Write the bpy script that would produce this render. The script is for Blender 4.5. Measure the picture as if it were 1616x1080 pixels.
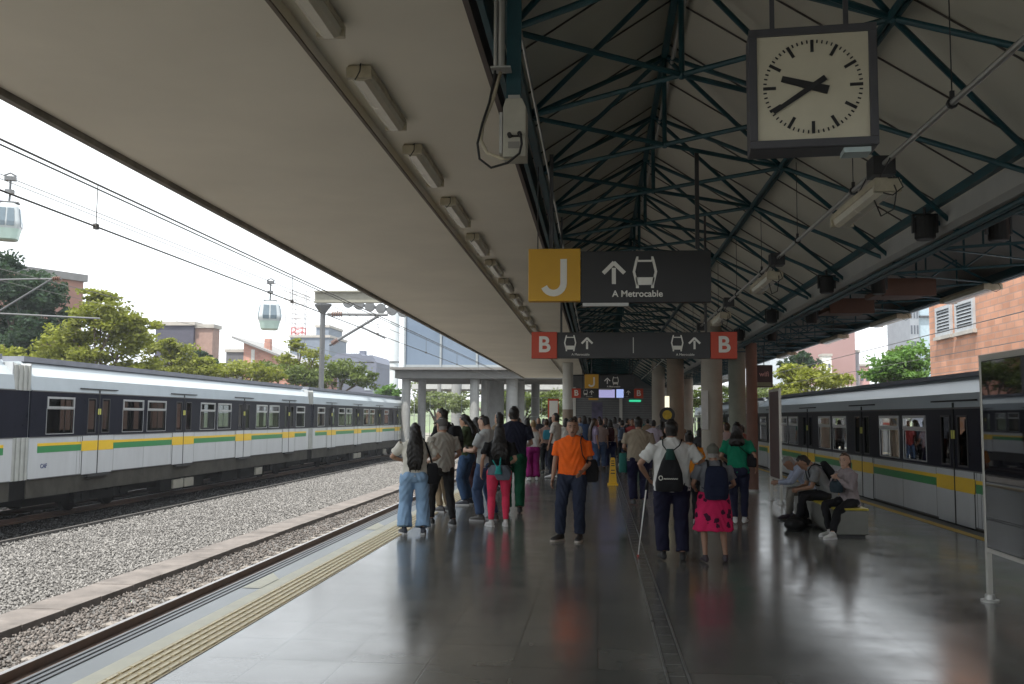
import bpy, bmesh, math, random
import numpy as np
from mathutils import Vector, Matrix
for o in list(bpy.data.objects): bpy.data.objects.remove(o)
S = bpy.context.scene
R = math.radians
rnd = random.Random(7)

# ------------------------------------------------------------------ camera
FPX, VX, VY, EYE = 1450.0, 943.0, 660.0, 1.75
_F = Vector((VX-808, 540-VY, FPX)).normalized()
_U = Vector((0, 1, 0)); _U = (_U-_F*_U.dot(_F)).normalized()
_R = _U.cross(_F)                       # right axis (in image coordinates x right, y up, z forward)
def ray(u, v):
    d = Vector((u-808, 540-v, FPX))
    return Vector((d.dot(_R), d.dot(_F), d.dot(_U)))
def az(u, v, z): r = ray(u, v); k = (z-EYE)/r.z; return Vector((r.x*k, r.y*k, z))
def ax(u, v, x): r = ray(u, v); k = x/r.x; return Vector((x, r.y*k, EYE+r.z*k))
def ay(u, v, y): r = ray(u, v); k = y/r.y; return Vector((r.x*k, y, EYE+r.z*k))
cam = bpy.data.objects.new('camera', bpy.data.cameras.new('camera'))
S.collection.objects.link(cam)
right = Vector((_R.x, _F.x, _U.x)); up = Vector((_R.y, _F.y, _U.y)); fwd = Vector((_R.z, _F.z, _U.z))
m = Matrix((right, up, -fwd)).transposed().to_4x4(); m.translation = (0, 0, EYE)
cam.matrix_world = m
cam.data.sensor_width = 36; cam.data.lens = FPX/1616*36; cam.data.clip_end = 3000; cam.data.clip_start = 0.05
S.camera = cam

# ------------------------------------------------------------------ world, sun, exposure
SUN_EL, SUN_AZ = 67, 207                # azimuth clockwise from +Y (behind and to the left)
W = bpy.data.worlds.new('World'); S.world = W; W.use_nodes = True
nt = W.node_tree; nt.nodes.clear()
sk = nt.nodes.new('ShaderNodeTexSky'); sk.sky_type = 'NISHITA'; sk.sun_disc = False
sk.sun_elevation = R(SUN_EL); sk.sun_rotation = R(SUN_AZ); sk.dust_density = 3.5; sk.air_density = 1.2
tc = nt.nodes.new('ShaderNodeTexCoord'); mp = nt.nodes.new('ShaderNodeMapping'); mp.inputs['Scale'].default_value = (1, 1, 2.6)
ns = nt.nodes.new('ShaderNodeTexNoise'); ns.inputs['Scale'].default_value = 1.6; ns.inputs['Detail'].default_value = 5
nt.links.new(tc.outputs['Generated'], mp.inputs[0]); nt.links.new(mp.outputs[0], ns.inputs[0])
cr = nt.nodes.new('ShaderNodeValToRGB'); cr.color_ramp.elements[0].position = .3; cr.color_ramp.elements[1].position = .7
cr.color_ramp.elements[0].color = (.74, .74, .74, 1); cr.color_ramp.elements[1].color = (.97, .97, .97, 1)
nt.links.new(ns.outputs['Fac'], cr.inputs[0])
mx = nt.nodes.new('ShaderNodeMixRGB'); mx.inputs['Color2'].default_value = (10.4, 10.9, 11.2, 1)
nt.links.new(cr.outputs[0], mx.inputs['Fac']); nt.links.new(sk.outputs[0], mx.inputs['Color1'])
bg = nt.nodes.new('ShaderNodeBackground'); bg.inputs['Strength'].default_value = .085
nt.links.new(mx.outputs[0], bg.inputs[0])
wo = nt.nodes.new('ShaderNodeOutputWorld'); nt.links.new(bg.outputs[0], wo.inputs[0])
sl = bpy.data.lights.new('sun', 'SUN'); sl.energy = 3.6; sl.angle = R(1.5); sl.color = (1, .95, .87)
so = bpy.data.objects.new('sun', sl); S.collection.objects.link(so)
sd = Vector((math.sin(R(SUN_AZ))*math.cos(R(SUN_EL)), math.cos(R(SUN_AZ))*math.cos(R(SUN_EL)), math.sin(R(SUN_EL))))
so.rotation_euler = (-sd).to_track_quat('-Z', 'Y').to_euler()
S.view_settings.view_transform = 'Standard'; S.view_settings.look = 'None'; S.view_settings.gamma = 1
S.view_settings.exposure = 1.2
S.view_settings.use_curve_mapping = False
S.render.engine = 'CYCLES'
S.cycles.use_denoising = True
S.cycles.max_bounces = 10; S.cycles.diffuse_bounces = 7; S.cycles.glossy_bounces = 4; S.cycles.transmission_bounces = 6; S.cycles.transparent_max_bounces = 12
S.cycles.sample_clamp_indirect = 6
S.cycles.caustics_reflective = False; S.cycles.caustics_refractive = False

# ------------------------------------------------------------------ materials
MATS = {}
def mat(name, col, rough=.6, metal=0, var=.12, vs=3.0, bump=0, bs=40, spec=.5, stretch=None, emit=None, trans=0, alpha=1, island=0, coat=0, dirt=0):
    if name in MATS: return MATS[name]
    mt = bpy.data.materials.new(name); mt.use_nodes = True
    n = mt.node_tree; b = n.nodes['Principled BSDF']
    b.inputs['Roughness'].default_value = rough; b.inputs['Metallic'].default_value = metal
    b.inputs['Specular IOR Level'].default_value = spec
    if trans: b.inputs['Transmission Weight'].default_value = trans
    if coat: b.inputs['Coat Weight'].default_value = coat
    if alpha < 1: b.inputs['Alpha'].default_value = alpha
    tc = n.nodes.new('ShaderNodeTexCoord'); mp = n.nodes.new('ShaderNodeMapping')
    if stretch: mp.inputs['Scale'].default_value = stretch
    n.links.new(tc.outputs['Object'], mp.inputs[0])
    ns = n.nodes.new('ShaderNodeTexNoise'); ns.inputs['Scale'].default_value = vs; ns.inputs['Detail'].default_value = 6; ns.inputs['Roughness'].default_value = .62
    n.links.new(mp.outputs[0], ns.inputs[0])
    hv = n.nodes.new('ShaderNodeMapRange'); hv.inputs['From Min'].default_value = .3; hv.inputs['From Max'].default_value = .7
    hv.inputs['To Min'].default_value = 1-var; hv.inputs['To Max'].default_value = 1+var
    n.links.new(ns.outputs['Fac'], hv.inputs[0])
    v = hv.outputs[0]
    if island:
        g = n.nodes.new('ShaderNodeNewGeometry'); ir = n.nodes.new('ShaderNodeMapRange')
        ir.inputs['To Min'].default_value = 1-island; ir.inputs['To Max'].default_value = 1+island
        n.links.new(g.outputs['Random Per Island'], ir.inputs[0])
        mu = n.nodes.new('ShaderNodeMath'); mu.operation = 'MULTIPLY'
        n.links.new(v, mu.inputs[0]); n.links.new(ir.outputs[0], mu.inputs[1]); v = mu.outputs[0]
    vm = n.nodes.new('ShaderNodeVectorMath'); vm.operation = 'SCALE'; vm.inputs[0].default_value = col
    n.links.new(v, vm.inputs['Scale']); n.links.new(vm.outputs[0], b.inputs['Base Color'])
    rr = n.nodes.new('ShaderNodeMapRange'); rr.inputs['To Min'].default_value = max(0.02, rough-.08); rr.inputs['To Max'].default_value = min(1, rough+.08)
    n.links.new(ns.outputs['Fac'], rr.inputs[0]); n.links.new(rr.outputs[0], b.inputs['Roughness'])
    if bump:
        n2 = n.nodes.new('ShaderNodeTexNoise'); n2.inputs['Scale'].default_value = bs; n2.inputs['Detail'].default_value = 4
        n.links.new(mp.outputs[0], n2.inputs[0])
        bp = n.nodes.new('ShaderNodeBump'); bp.inputs['Strength'].default_value = bump; bp.inputs['Distance'].default_value = .02
        n.links.new(n2.outputs['Fac'], bp.inputs['Height']); n.links.new(bp.outputs[0], b.inputs['Normal'])
    if emit:
        b.inputs['Emission Color'].default_value = (*emit[:3], 1); b.inputs['Emission Strength'].default_value = emit[3]
    MATS[name] = mt
    return mt
def nodes_of(mt): return mt.node_tree, mt.node_tree.nodes['Principled BSDF']

def brick_mat(name, c1, c2, mort, bw, bh, mortar=.01, rough=.7, axis='xz', bump=.3, offset=.5, vary=.0):
    mt = bpy.data.materials.new(name); mt.use_nodes = True; n, b = nodes_of(mt)
    tc = n.nodes.new('ShaderNodeTexCoord'); sp = n.nodes.new('ShaderNodeSeparateXYZ'); cb = n.nodes.new('ShaderNodeCombineXYZ')
    n.links.new(tc.outputs['Object'], sp.inputs[0])
    n.links.new(sp.outputs[axis[0].upper()], cb.inputs[0]); n.links.new(sp.outputs[axis[1].upper()], cb.inputs[1])
    bt = n.nodes.new('ShaderNodeTexBrick'); n.links.new(cb.outputs[0], bt.inputs['Vector'])
    bt.inputs['Scale'].default_value = 1; bt.inputs['Brick Width'].default_value = bw; bt.inputs['Row Height'].default_value = bh
    bt.inputs['Mortar Size'].default_value = mortar; bt.offset = offset; bt.inputs['Mortar Smooth'].default_value = .2
    bt.inputs['Color1'].default_value = (*c1, 1); bt.inputs['Color2'].default_value = (*c2, 1); bt.inputs['Mortar'].default_value = (*mort, 1)
    ns = n.nodes.new('ShaderNodeTexNoise'); ns.inputs['Scale'].default_value = .9; ns.inputs['Detail'].default_value = 8
    n.links.new(tc.outputs['Object'], ns.inputs[0])
    mr = n.nodes.new('ShaderNodeMapRange'); mr.inputs['From Min'].default_value = .3; mr.inputs['From Max'].default_value = .7; mr.inputs['To Min'].default_value = .82; mr.inputs['To Max'].default_value = 1.15
    n.links.new(ns.outputs['Fac'], mr.inputs[0])
    vm = n.nodes.new('ShaderNodeVectorMath'); vm.operation = 'SCALE'; n.links.new(bt.outputs['Color'], vm.inputs[0]); n.links.new(mr.outputs[0], vm.inputs['Scale'])
    n.links.new(vm.outputs[0], b.inputs['Base Color']); b.inputs['Roughness'].default_value = rough
    bp = n.nodes.new('ShaderNodeBump'); bp.inputs['Strength'].default_value = bump; bp.inputs['Distance'].default_value = .01; bp.invert = True
    n.links.new(bt.outputs['Fac'], bp.inputs['Height']); n.links.new(bp.outputs[0], b.inputs['Normal'])
    MATS[name] = mt
    return mt, bt, ns

# polished platform tiles
FLOOR, bt, fns = brick_mat('platform_tiles', (.12, .122, .114), (.155, .152, .14), (.06, .06, .056), .6, .6, .006, rough=.2, axis='yx', bump=.12, offset=0)
n, b = nodes_of(FLOOR)
fn2 = n.nodes.new('ShaderNodeTexNoise'); fn2.inputs['Scale'].default_value = 1.3; fn2.inputs['Detail'].default_value = 9; fn2.inputs['Roughness'].default_value = .7
tcx = [q for q in n.nodes if q.type == 'TEX_COORD'][0]; n.links.new(tcx.outputs['Object'], fn2.inputs[0])
mr = n.nodes.new('ShaderNodeMapRange'); mr.inputs['From Min'].default_value = .3; mr.inputs['From Max'].default_value = .7; b.inputs['Specular IOR Level'].default_value = 1.0; mr.inputs['To Min'].default_value = .12; mr.inputs['To Max'].default_value = .24
n.links.new(fn2.outputs['Fac'], mr.inputs[0]); n.links.new(mr.outputs[0], b.inputs['Roughness'])
BRICK = brick_mat('orange_brick', (.40, .19, .115), (.49, .25, .16), (.34, .21, .16), .62, .24, .028, rough=.8, axis='yz')[0]
REDB = brick_mat('red_brick', (.36, .16, .12), (.42, .2, .15), (.32, .22, .18), .5, .22, .03, rough=.85, axis='xz')[0]
CONC = mat('concrete', (.36, .34, .31), .8, var=.14, vs=1.2, bump=.2, bs=30)
SOFFIT = mat('cream_soffit', (.79, .745, .645), .75, var=.07, vs=.5, bump=.03, bs=25)
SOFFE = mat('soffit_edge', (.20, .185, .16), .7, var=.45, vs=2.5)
STEEL = mat('teal_steel', (.012, .062, .078), .42, var=.25, vs=6, spec=.5)
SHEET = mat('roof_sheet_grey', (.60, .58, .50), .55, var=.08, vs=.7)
SEAM = mat('sheet_seam', (.07, .06, .055), .6)
GALV = mat('galvanised', (.42, .42, .40), .42, metal=.6, var=.1, vs=8)
DARK = mat('dark_metal', (.03, .03, .032), .45, var=.15)
BLACK = mat('sign_black', (.014, .014, .015), .4, var=.08)
YEL = mat('sign_yellow', (.62, .34, .02), .45, var=.05)
RED = mat('sign_red', (.52, .055, .02), .45, var=.05)
WHT = mat('sign_white', (.75, .74, .68), .5, var=.03)
CREAM = mat('fixture_cream', (.46, .41, .30), .5, var=.3, vs=4)
DIFF = mat('lamp_diffuser', (.58, .55, .45), .25, var=.06, vs=8)
TBODY = mat('train_white', (.47, .49, .505), .32, var=.07, vs=1.6, stretch=(1, 1.6, .35), coat=.15)
TROOF = mat('train_roof_blue', (.37, .42, .45), .35, var=.07, vs=1.2)
TGREY = mat('train_roof_grey', (.17, .18, .21), .6, var=.15)
TBAND = mat('train_band', (.010, .011, .02), .3, var=.2, spec=.06)
TSKIRT = mat('train_skirt', (.055, .052, .044), .85, var=.3, vs=2, bump=.1, spec=.08)
TYEL = mat('train_yellow', (.74, .48, .02), .35, var=.04)
TGRN = mat('train_green', (.03, .22, .07), .35, var=.06)
TFRAME = mat('train_window_frame', (.55, .56, .57), .35, metal=.7, var=.05)
UNDER = mat('train_underside', (.010, .010, .0095), .9, var=.3, spec=.05)
BELLOW = mat('train_bellows', (.36, .37, .35), .7, var=.12, vs=3)
RUBBER = mat('rubber', (.012, .012, .012), .7)
RAIL = mat('rail_rust', (.10, .055, .035), .55, var=.3, vs=5)
RAILT = mat('rail_top', (.45, .43, .42), .3, metal=.9)
TACT = mat('tactile_yellow', (.50, .41, .24), .55, var=.15, vs=5)
CREAMP = mat('edge_stripe', (.60, .58, .45), .5, var=.12, vs=4)
EDGE = mat('edge_grey', (.14, .15, .16), .35, var=.12, vs=3)
GLASSD = mat('tinted_glass', (.022, .026, .025), .03, var=.0, trans=1)
for l_ in list(GLASSD.node_tree.nodes['Principled BSDF'].inputs['Roughness'].links): GLASSD.node_tree.links.remove(l_)
GLASSD.node_tree.nodes['Principled BSDF'].inputs['Roughness'].default_value = .02
b_ = GLASSD.node_tree.nodes['Principled BSDF']; b_.inputs['IOR'].default_value = 1.12

# ------------------------------------------------------------------ mesh builder
def V(*a): return Vector(a)
class MB:
    def __init__(s): s.v = []; s.f = []; s.m = []; s.cur = 0
    def face(s, idx): s.f.append(idx); s.m.append(s.cur)
    def poly(s, pts):
        k = len(s.v); s.v += [tuple(p) for p in pts]; s.face(list(range(k, k+len(pts)))); return s
    def box(s, x0, x1, y0, y1, z0, z1):
        k = len(s.v)
        s.v += [(x, y, z) for z in (z0, z1) for y in (y0, y1) for x in (x0, x1)]
        for q in ((0, 2, 3, 1), (4, 5, 7, 6), (0, 1, 5, 4), (1, 3, 7, 5), (3, 2, 6, 7), (2, 0, 4, 6)): s.face([k+i for i in q])
        return s
    def obox(s, c, ux, uy, uz, a, b, c2):   # oriented box with half sizes
        c = Vector(c); k = len(s.v)
        for z in (-1, 1):
            for y in (-1, 1):
                for x in (-1, 1): s.v.append(tuple(c+Vector(ux)*a*x+Vector(uy)*b*y+Vector(uz)*c2*z))
        for q in ((0, 2, 3, 1), (4, 5, 7, 6), (0, 1, 5, 4), (1, 3, 7, 5), (3, 2, 6, 7), (2, 0, 4, 6)): s.face([k+i for i in q])
        return s
    def loft(s, rings, cap=True, close=False):
        n = len(rings[0]); k = len(s.v)
        for r in rings: s.v += [tuple(p) for p in r]
        m = len(rings)
        for i in range(m-1 if not close else m):
            for j in range(n):
                a = k+i*n+j; b = k+i*n+(j+1) % n; c = k+((i+1) % m)*n+(j+1) % n; d = k+((i+1) % m)*n+j
                s.face([a, b, c, d])
        if cap and not close:
            s.face([k+j for j in range(n)][::-1]); s.face([k+(m-1)*n+j for j in range(n)])
        return s
    def tube(s, pts, rad, n=8, cap=True, flat=1.0, updir=None):
        pts = [Vector(p) for p in pts]
        if not hasattr(rad, '__len__'): rad = [rad]*len(pts)
        rings = []; u = None
        for i, p in enumerate(pts):
            d = (pts[min(i+1, len(pts)-1)]-pts[max(i-1, 0)])
            if d.length < 1e-9: d = Vector((0, 0, 1))
            d.normalize()
            if u is None:
                h = Vector(updir) if updir else (Vector((0, 0, 1)) if abs(d.z) < .9 else Vector((0, 1, 0)))
                u = (h-d*h.dot(d)).normalized()
            else: u = (u-d*u.dot(d)).normalized()
            w = d.cross(u)
            rings.append([p+u*(math.cos(2*math.pi*j/n)*rad[i]*flat)+w*(math.sin(2*math.pi*j/n)*rad[i]) for j in range(n)])
        return s.loft(rings, cap)
    def rod(s, a, b, r, n=6): return s.tube([a, b], r, n)
    def ell(s, c, rx, ry, rz, nu=12, nv=8, M=None):
        rings = []
        for i in range(nv+1):
            t = math.pi*(i+.02*(1 if i == 0 else (-1 if i == nv else 0)))/nv
            rings.append([Vector((rx*math.sin(t)*math.cos(2*math.pi*j/nu), ry*math.sin(t)*math.sin(2*math.pi*j/nu), -rz*math.cos(t))) for j in range(nu)])
        if M: rings = [[M @ p for p in r] for r in rings]
        return s.loft([[Vector(c)+p for p in r] for r in rings])
    def prism(s, poly, y0, y1):             # polygon (x,z) extruded along y
        return s.loft([[(x, y0, z) for x, z in poly], [(x, y1, z) for x, z in poly]])
    def build(s, name, mats, parent=None, smooth=False, bevel=0, loc=None):
        me = bpy.data.meshes.new(name); me.from_pydata(s.v, [], s.f)
        if not isinstance(mats, (list, tuple)): mats = [mats]
        for q in mats: me.materials.append(q)
        if len(mats) > 1: me.polygons.foreach_set('material_index', s.m)
        bm = bmesh.new(); bm.from_mesh(me); bmesh.ops.recalc_face_normals(bm, faces=bm.faces); bm.to_mesh(me); bm.free()
        if smooth: me.polygons.foreach_set('use_smooth', [True]*len(me.polygons))
        o = bpy.data.objects.new(name, me); S.collection.objects.link(o)
        if parent: o.parent = parent
        if loc: o.location = loc
        if bevel:
            bv = o.modifiers.new('bevel', 'BEVEL'); bv.width = bevel; bv.segments = 2; bv.limit_method = 'ANGLE'
        return o
def tag(o, label=None, cat=None, group=None, kind=None):
    if label: o['label'] = label
    if cat: o['category'] = cat
    if group: o['group'] = group
    if kind: o['kind'] = kind
    return o
def thing(name, loc, label, cat, group=None, rz=0):
    o = bpy.data.objects.new(name, None); S.collection.objects.link(o); o.location = loc; o.rotation_euler = (0, 0, rz); o.empty_display_size = .1
    return tag(o, label, cat, group)
def struct(name, mb, mt, **k): return tag(mb.build(name, mt, **k), kind='structure')
def kids(o): return [c for c in bpy.data.objects if c.parent == o]
def islands(mb, name, mts, parent, **k):
    # every loose piece of a builder becomes a part of its own
    par = list(range(len(mb.v)))
    def fd(a):
        while par[a] != a: par[a] = par[par[a]]; a = par[a]
        return a
    for f in mb.f:
        for i in f[1:]: par[fd(i)] = fd(f[0])
    gr = {}
    for fi, f in enumerate(mb.f): gr.setdefault(fd(f[0]), []).append(fi)
    out = []
    for g in gr.values():
        q = MB(); mp_ = {}
        for fi in g:
            nf = []
            for i in mb.f[fi]:
                if i not in mp_: mp_[i] = len(q.v); q.v.append(mb.v[i])
                nf.append(mp_[i])
            q.f.append(nf); q.m.append(mb.m[fi])
        out.append(q.build(name, mts, parent, **k))
    return out
def dup(root, loc=None, rz=None, label=None):
    def cp(o, par):
        c = o.copy(); S.collection.objects.link(c); c.parent = par
        for ch in kids(o): cp(ch, c)
        return c
    c = cp(root, None)
    if loc is not None: c.location = loc
    if rz is not None: c.rotation_euler = (0, 0, rz)
    if label: c['label'] = label
    return c
def text(name, s, size, loc, mt, parent=None, align='CENTER', rot=(R(90), 0, 0), ext=.002, bold=0):
    cu = bpy.data.curves.new(name, 'FONT'); cu.body = s; cu.size = size; cu.extrude = ext; cu.align_x = align; cu.align_y = 'CENTER'; cu.offset = bold
    t = bpy.data.objects.new('tmp', cu); S.collection.objects.link(t)
    dg = bpy.context.evaluated_depsgraph_get(); me = bpy.data.meshes.new_from_object(t.evaluated_get(dg)); bpy.data.objects.remove(t)
    me.materials.clear(); me.materials.append(mt)
    o = bpy.data.objects.new(name, me); S.collection.objects.link(o); o.location = loc; o.rotation_euler = rot
    if parent: o.parent = parent
    return o
def arcpts(c, r, a0, a1, n, plane='xz'):
    out = []
    for i in range(n+1):
        a = a0+(a1-a0)*i/n
        out.append((c[0]+r*math.cos(a), c[1]+r*math.sin(a)))
    return out

# ================================================================== THE SETTING
Y0, Y1 = -14, 59
# ground sheet
GROUND = mat('ground_earth', (.16, .15, .12), .9, var=.3, vs=.05)
struct('ground', MB().poly([(-600, -100, -1.6), (600, -100, -1.6), (600, 900, -1.6), (-600, 900, -1.6)]), GROUND)
# track bed: gravel sheet and loose stones
def gravel_mat(name, c):
    mt = bpy.data.materials.new(name); mt.use_nodes = True; n, b = nodes_of(mt)
    tc = n.nodes.new('ShaderNodeTexCoord'); vo = n.nodes.new('ShaderNodeTexVoronoi'); vo.inputs['Scale'].default_value = 16
    n.links.new(tc.outputs['Object'], vo.inputs['Vector'])
    sp = n.nodes.new('ShaderNodeSeparateColor'); n.links.new(vo.outputs['Color'], sp.inputs[0])
    mr = n.nodes.new('ShaderNodeMapRange'); mr.inputs['To Min'].default_value = .45; mr.inputs['To Max'].default_value = 1.5; n.links.new(sp.outputs[0], mr.inputs[0])
    vm = n.nodes.new('ShaderNodeVectorMath'); vm.operation = 'SCALE'; vm.inputs[0].default_value = c; n.links.new(mr.outputs[0], vm.inputs['Scale'])
    n.links.new(vm.outputs[0], b.inputs['Base Color']); b.inputs['Roughness'].default_value = .9
    bp = n.nodes.new('ShaderNodeBump'); bp.inputs['Strength'].default_value = 1; bp.inputs['Distance'].default_value = .05; bp.invert = True
    n.links.new(vo.outputs['Distance'], bp.inputs['Height']); n.links.new(bp.outputs[0], b.inputs['Normal'])
    return mt
GRAV = gravel_mat('gravel_bed', (.13, .125, .12))
STONE = mat('gravel_stone', (.175, .17, .163), .9, var=.1, vs=.6, island=.6)
STONEB = mat('gravel_stone_brown', (.125, .112, .103), .9, var=.2, vs=.6, island=.55)
struct('track_bed', MB().box(-13.35, -3.9, -10, 130, -1.5, -1.2), GRAV)
struct('shade_painted_track_bed', MB().box(-19.5, -13.352, -10, 130, -1.5, -1.2), gravel_mat('gravel_painted_shade', (.014, .014, .0135)))  # bed colour carries the train's shadow on top of some oil staining
struct('track_bed', MB().box(6.3, 15, -10, 130, -1.5, -1.2), GRAV)
def stones(name, regions, mt, lab):
    rs = np.random.RandomState(5)
    base = np.array([(1, 0, 0), (-1, 0, 0), (0, 1, 0), (0, -1, 0), (0, 0, 1), (0, 0, -1)], float)
    tri = np.array([(0, 2, 4), (2, 1, 4), (1, 3, 4), (3, 0, 4), (2, 0, 5), (1, 2, 5), (3, 1, 5), (0, 3, 5)])
    P = []
    for (x0, x1, y0, y1, n, z, s) in regions:
        t = rs.rand(n)**1.8
        P.append(np.stack([x0+(x1-x0)*rs.rand(n), y0+(y1-y0)*t, z+rs.rand(n)*.02, s*(.7+.7*rs.rand(n))], 1))
    P = np.concatenate(P); n = len(P)
    q = rs.randn(n, 4); q /= np.linalg.norm(q, axis=1)[:, None]
    w, x, y, z = q.T
    M = np.stack([1-2*(y*y+z*z), 2*(x*y-z*w), 2*(x*z+y*w), 2*(x*y+z*w), 1-2*(x*x+z*z), 2*(y*z-x*w), 2*(x*z-y*w), 2*(y*z+x*w), 1-2*(x*x+y*y)], 1).reshape(n, 3, 3)
    sc = .6+.5*rs.rand(n, 6, 1)
    vv = np.einsum('nij,nkj->nki', M, base[None]*sc*np.array([1, .8, .6]))*P[:, 3][:, None, None]+P[:, None, :3]
    me = bpy.data.meshes.new(name); me.vertices.add(n*6); me.vertices.foreach_set('co', vv.reshape(-1))
    ft = (tri[None]+np.arange(n)[:, None, None]*6).reshape(-1)
    me.loops.add(len(ft)); me.loops.foreach_set('vertex_index', ft); me.polygons.add(n*8)
    me.polygons.foreach_set('loop_start', np.arange(0, n*24, 3)); me.update(); me.validate()
    me.materials.append(mt); o = bpy.data.objects.new(name, me); S.collection.objects.link(o)
    return tag(o, lab, 'ballast', kind='stuff')
stones('ballast', [(-13.3, -8.45, 9, 64, 78000, -1.19, .033)], STONE, 'pale grey crushed stone ballast between the two tracks')
stones('ballast', [(-19, -13.1, 16, 64, 24000, -1.19, .036)], mat('gravel_stone_painted_shade', (.020, .0195, .019), .95, spec=.1, var=.2, vs=.6, island=.5), 'ballast darkened in colour as shadow beneath and beside the left train')  # near-black stone colour stands in for the shadow cast by the train
struct('cable_strip', MB().box(-13.5, -13.42, 6, 90, -1.25, -1.13), mat('strip_dark', (.08, .075, .07), .8))
stones('ballast', [(-7.7, -3.95, 7, 50, 34000, -1.19, .034)], STONEB, 'brownish stained ballast stones around the nearest rails')
# concrete cable trough lid
TROUGH = mat('trough_concrete', (.135, .12, .11), .85, var=.35, vs=2.2, bump=.2)
t = MB()
yy = 6
while yy < 90:
    t.box(-8.42, -7.72, yy, yy+.985, -1.25, -1.08+rnd.uniform(-.006, .006)); yy += 1.0
tag(t.build('cable_trough', TROUGH, bevel=.006), 'stained concrete cable trough running along the near track', 'cable trough')
# rails
def rail(x, z, lab):
    p = [(-.07, -.15), (.07, -.15), (.07, -.13), (.012, -.11), (.012, -.035), (.035, -.025), (.035, 0), (-.035, 0), (-.035, -.025), (-.012, -.035), (-.012, -.11), (-.07, -.13)]
    r = thing('rail', (x, 0, z), lab, 'rail')
    MB().prism(p, -8, 120).build('rail_profile', RAIL, r)
    MB().box(-.033, .033, -8, 120, .001, .004).build('running_surface', RAILT, r)
rail(-4.86, -1.0, 'rusty rail of the near track right beside the platform')
rail(-6.3, -1.0, 'rusty rail of the near track beside the cable trough')
rail(-15.35, -1.0, 'rail of the far track on the near side under the left train')
rail(-16.8, -1.0, 'rail of the far track on the far side under the left train')
sl_ = MB(); yy = 5
while yy < 70:
    sl_.box(-6.85, -4.3, yy, yy+.24, -1.3, -1.165); yy += .62
sl_.build('sleepers', mat('sleeper', (.2, .18, .16), .9, var=.3)); tag(bpy.data.objects['sleepers'], kind='structure')
# platform
struct('platform', MB().box(-3.60, 5.80, Y0, 95, -1.4, 0), FLOOR)
pe = MB().box(-3.80, -3.60, Y0, 95, -.25, -.004).box(-3.72, -3.6, Y0, 95, -1.4, -.25)
struct('platform_edge', pe, EDGE)
struct('platform_edge', MB().box(5.80, 6.02, Y0, 95, -.25, -.004).box(5.80, 5.95, Y0, 95, -1.4, -.25), mat('edge_dark', (.10, .10, .095), .5, var=.2))
gro = MB()
for x in (-3.76, -3.70, -3.64): gro.box(x-.006, x+.006, Y0, 90, -.003, .002)
struct('edge_groove', gro, DARK)
EDL = mat('edge_light_grey', (.20, .22, .23), .32, var=.1, vs=2)
struct('edge_paving', MB().poly([(-3.6, Y0, .004), (-3.40, Y0, .004), (-3.40, 90, .004), (-3.6, 90, .004)]), EDL)
struct('edge_stripe', MB().poly([(-3.40, Y0, .004), (-3.25, Y0, .004), (-3.25, 90, .004), (-3.40, 90, .004)]), CREAMP)
struct('tactile_base', MB().poly([(-3.25, Y0, .004), (-2.90, Y0, .004), (-2.90, 90, .004), (-3.25, 90, .004)]), TACT)
tp = MB(); DOT = mat('tactile_ridge', (.74, .66, .45), .55, var=.12, vs=7)
yy = 4.5
while yy < 40:
    for i in range(5):
        x = -3.215+.069*i
        tp.box(x-.013, x+.013, yy, yy+.135, .002, .012)
    yy += .16
struct('tactile_ridges', tp, DOT)
for yb in (9.2, 14.1):
    struct('edge_patch', MB().poly([(-3.59, yb, .008), (-3.40, yb, .008), (-3.40, yb+.55, .008), (-3.59, yb+.9, .008)]), CREAMP)
GUIDE = mat('guide_strip', (.17, .17, .165), .3, var=.1)
gm = MB()
for x in (.47, .615): gm.box(x-.008, x+.008, Y0, 40, -.002, .005)
yy = 5
while yy < 30:
    gm.box(.49, .595, yy, yy+.006, -.002, .0015); yy += .3
struct('guide_strip', gm, GUIDE)
struct('yellow_line', MB().poly([(5.62, Y0, .004), (5.78, Y0, .004), (5.78, 90, .004), (5.62, 90, .004)]), mat('line_yellow', (.50, .32, .03), .5, var=.12, vs=4))

# ------------------------------------------------------------------ concrete canopy on the left
c = thing('concrete_canopy', (0, 0, 0), 'long cream concrete canopy slab over the left platform edge', 'canopy')
MB().box(-4.66, -2.0, Y0, Y1, 4.30, 4.62).build('soffit_panel', SOFFIT, c)
MB().box(-2.0, -.84, Y0, Y1, 4.38, 4.62).build('soffit_panel', SOFFIT, c)
MB().box(-2.03, -2.003, Y0, Y1, 4.285, 4.37).build('drip_groove', mat('groove_brown', (.16, .13, .10), .7, var=.2), c)
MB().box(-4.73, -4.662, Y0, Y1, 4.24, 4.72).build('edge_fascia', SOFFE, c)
MB().box(-4.80, -4.735, Y0, Y1, 4.30, 4.42).build('gutter', GALV, c)
MB().box(-.838, -.80, Y0, Y1, 4.33, 4.75).build('inner_edge', mat('inner_edge_brown', (.11, .085, .075), .7, var=.2), c)

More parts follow.
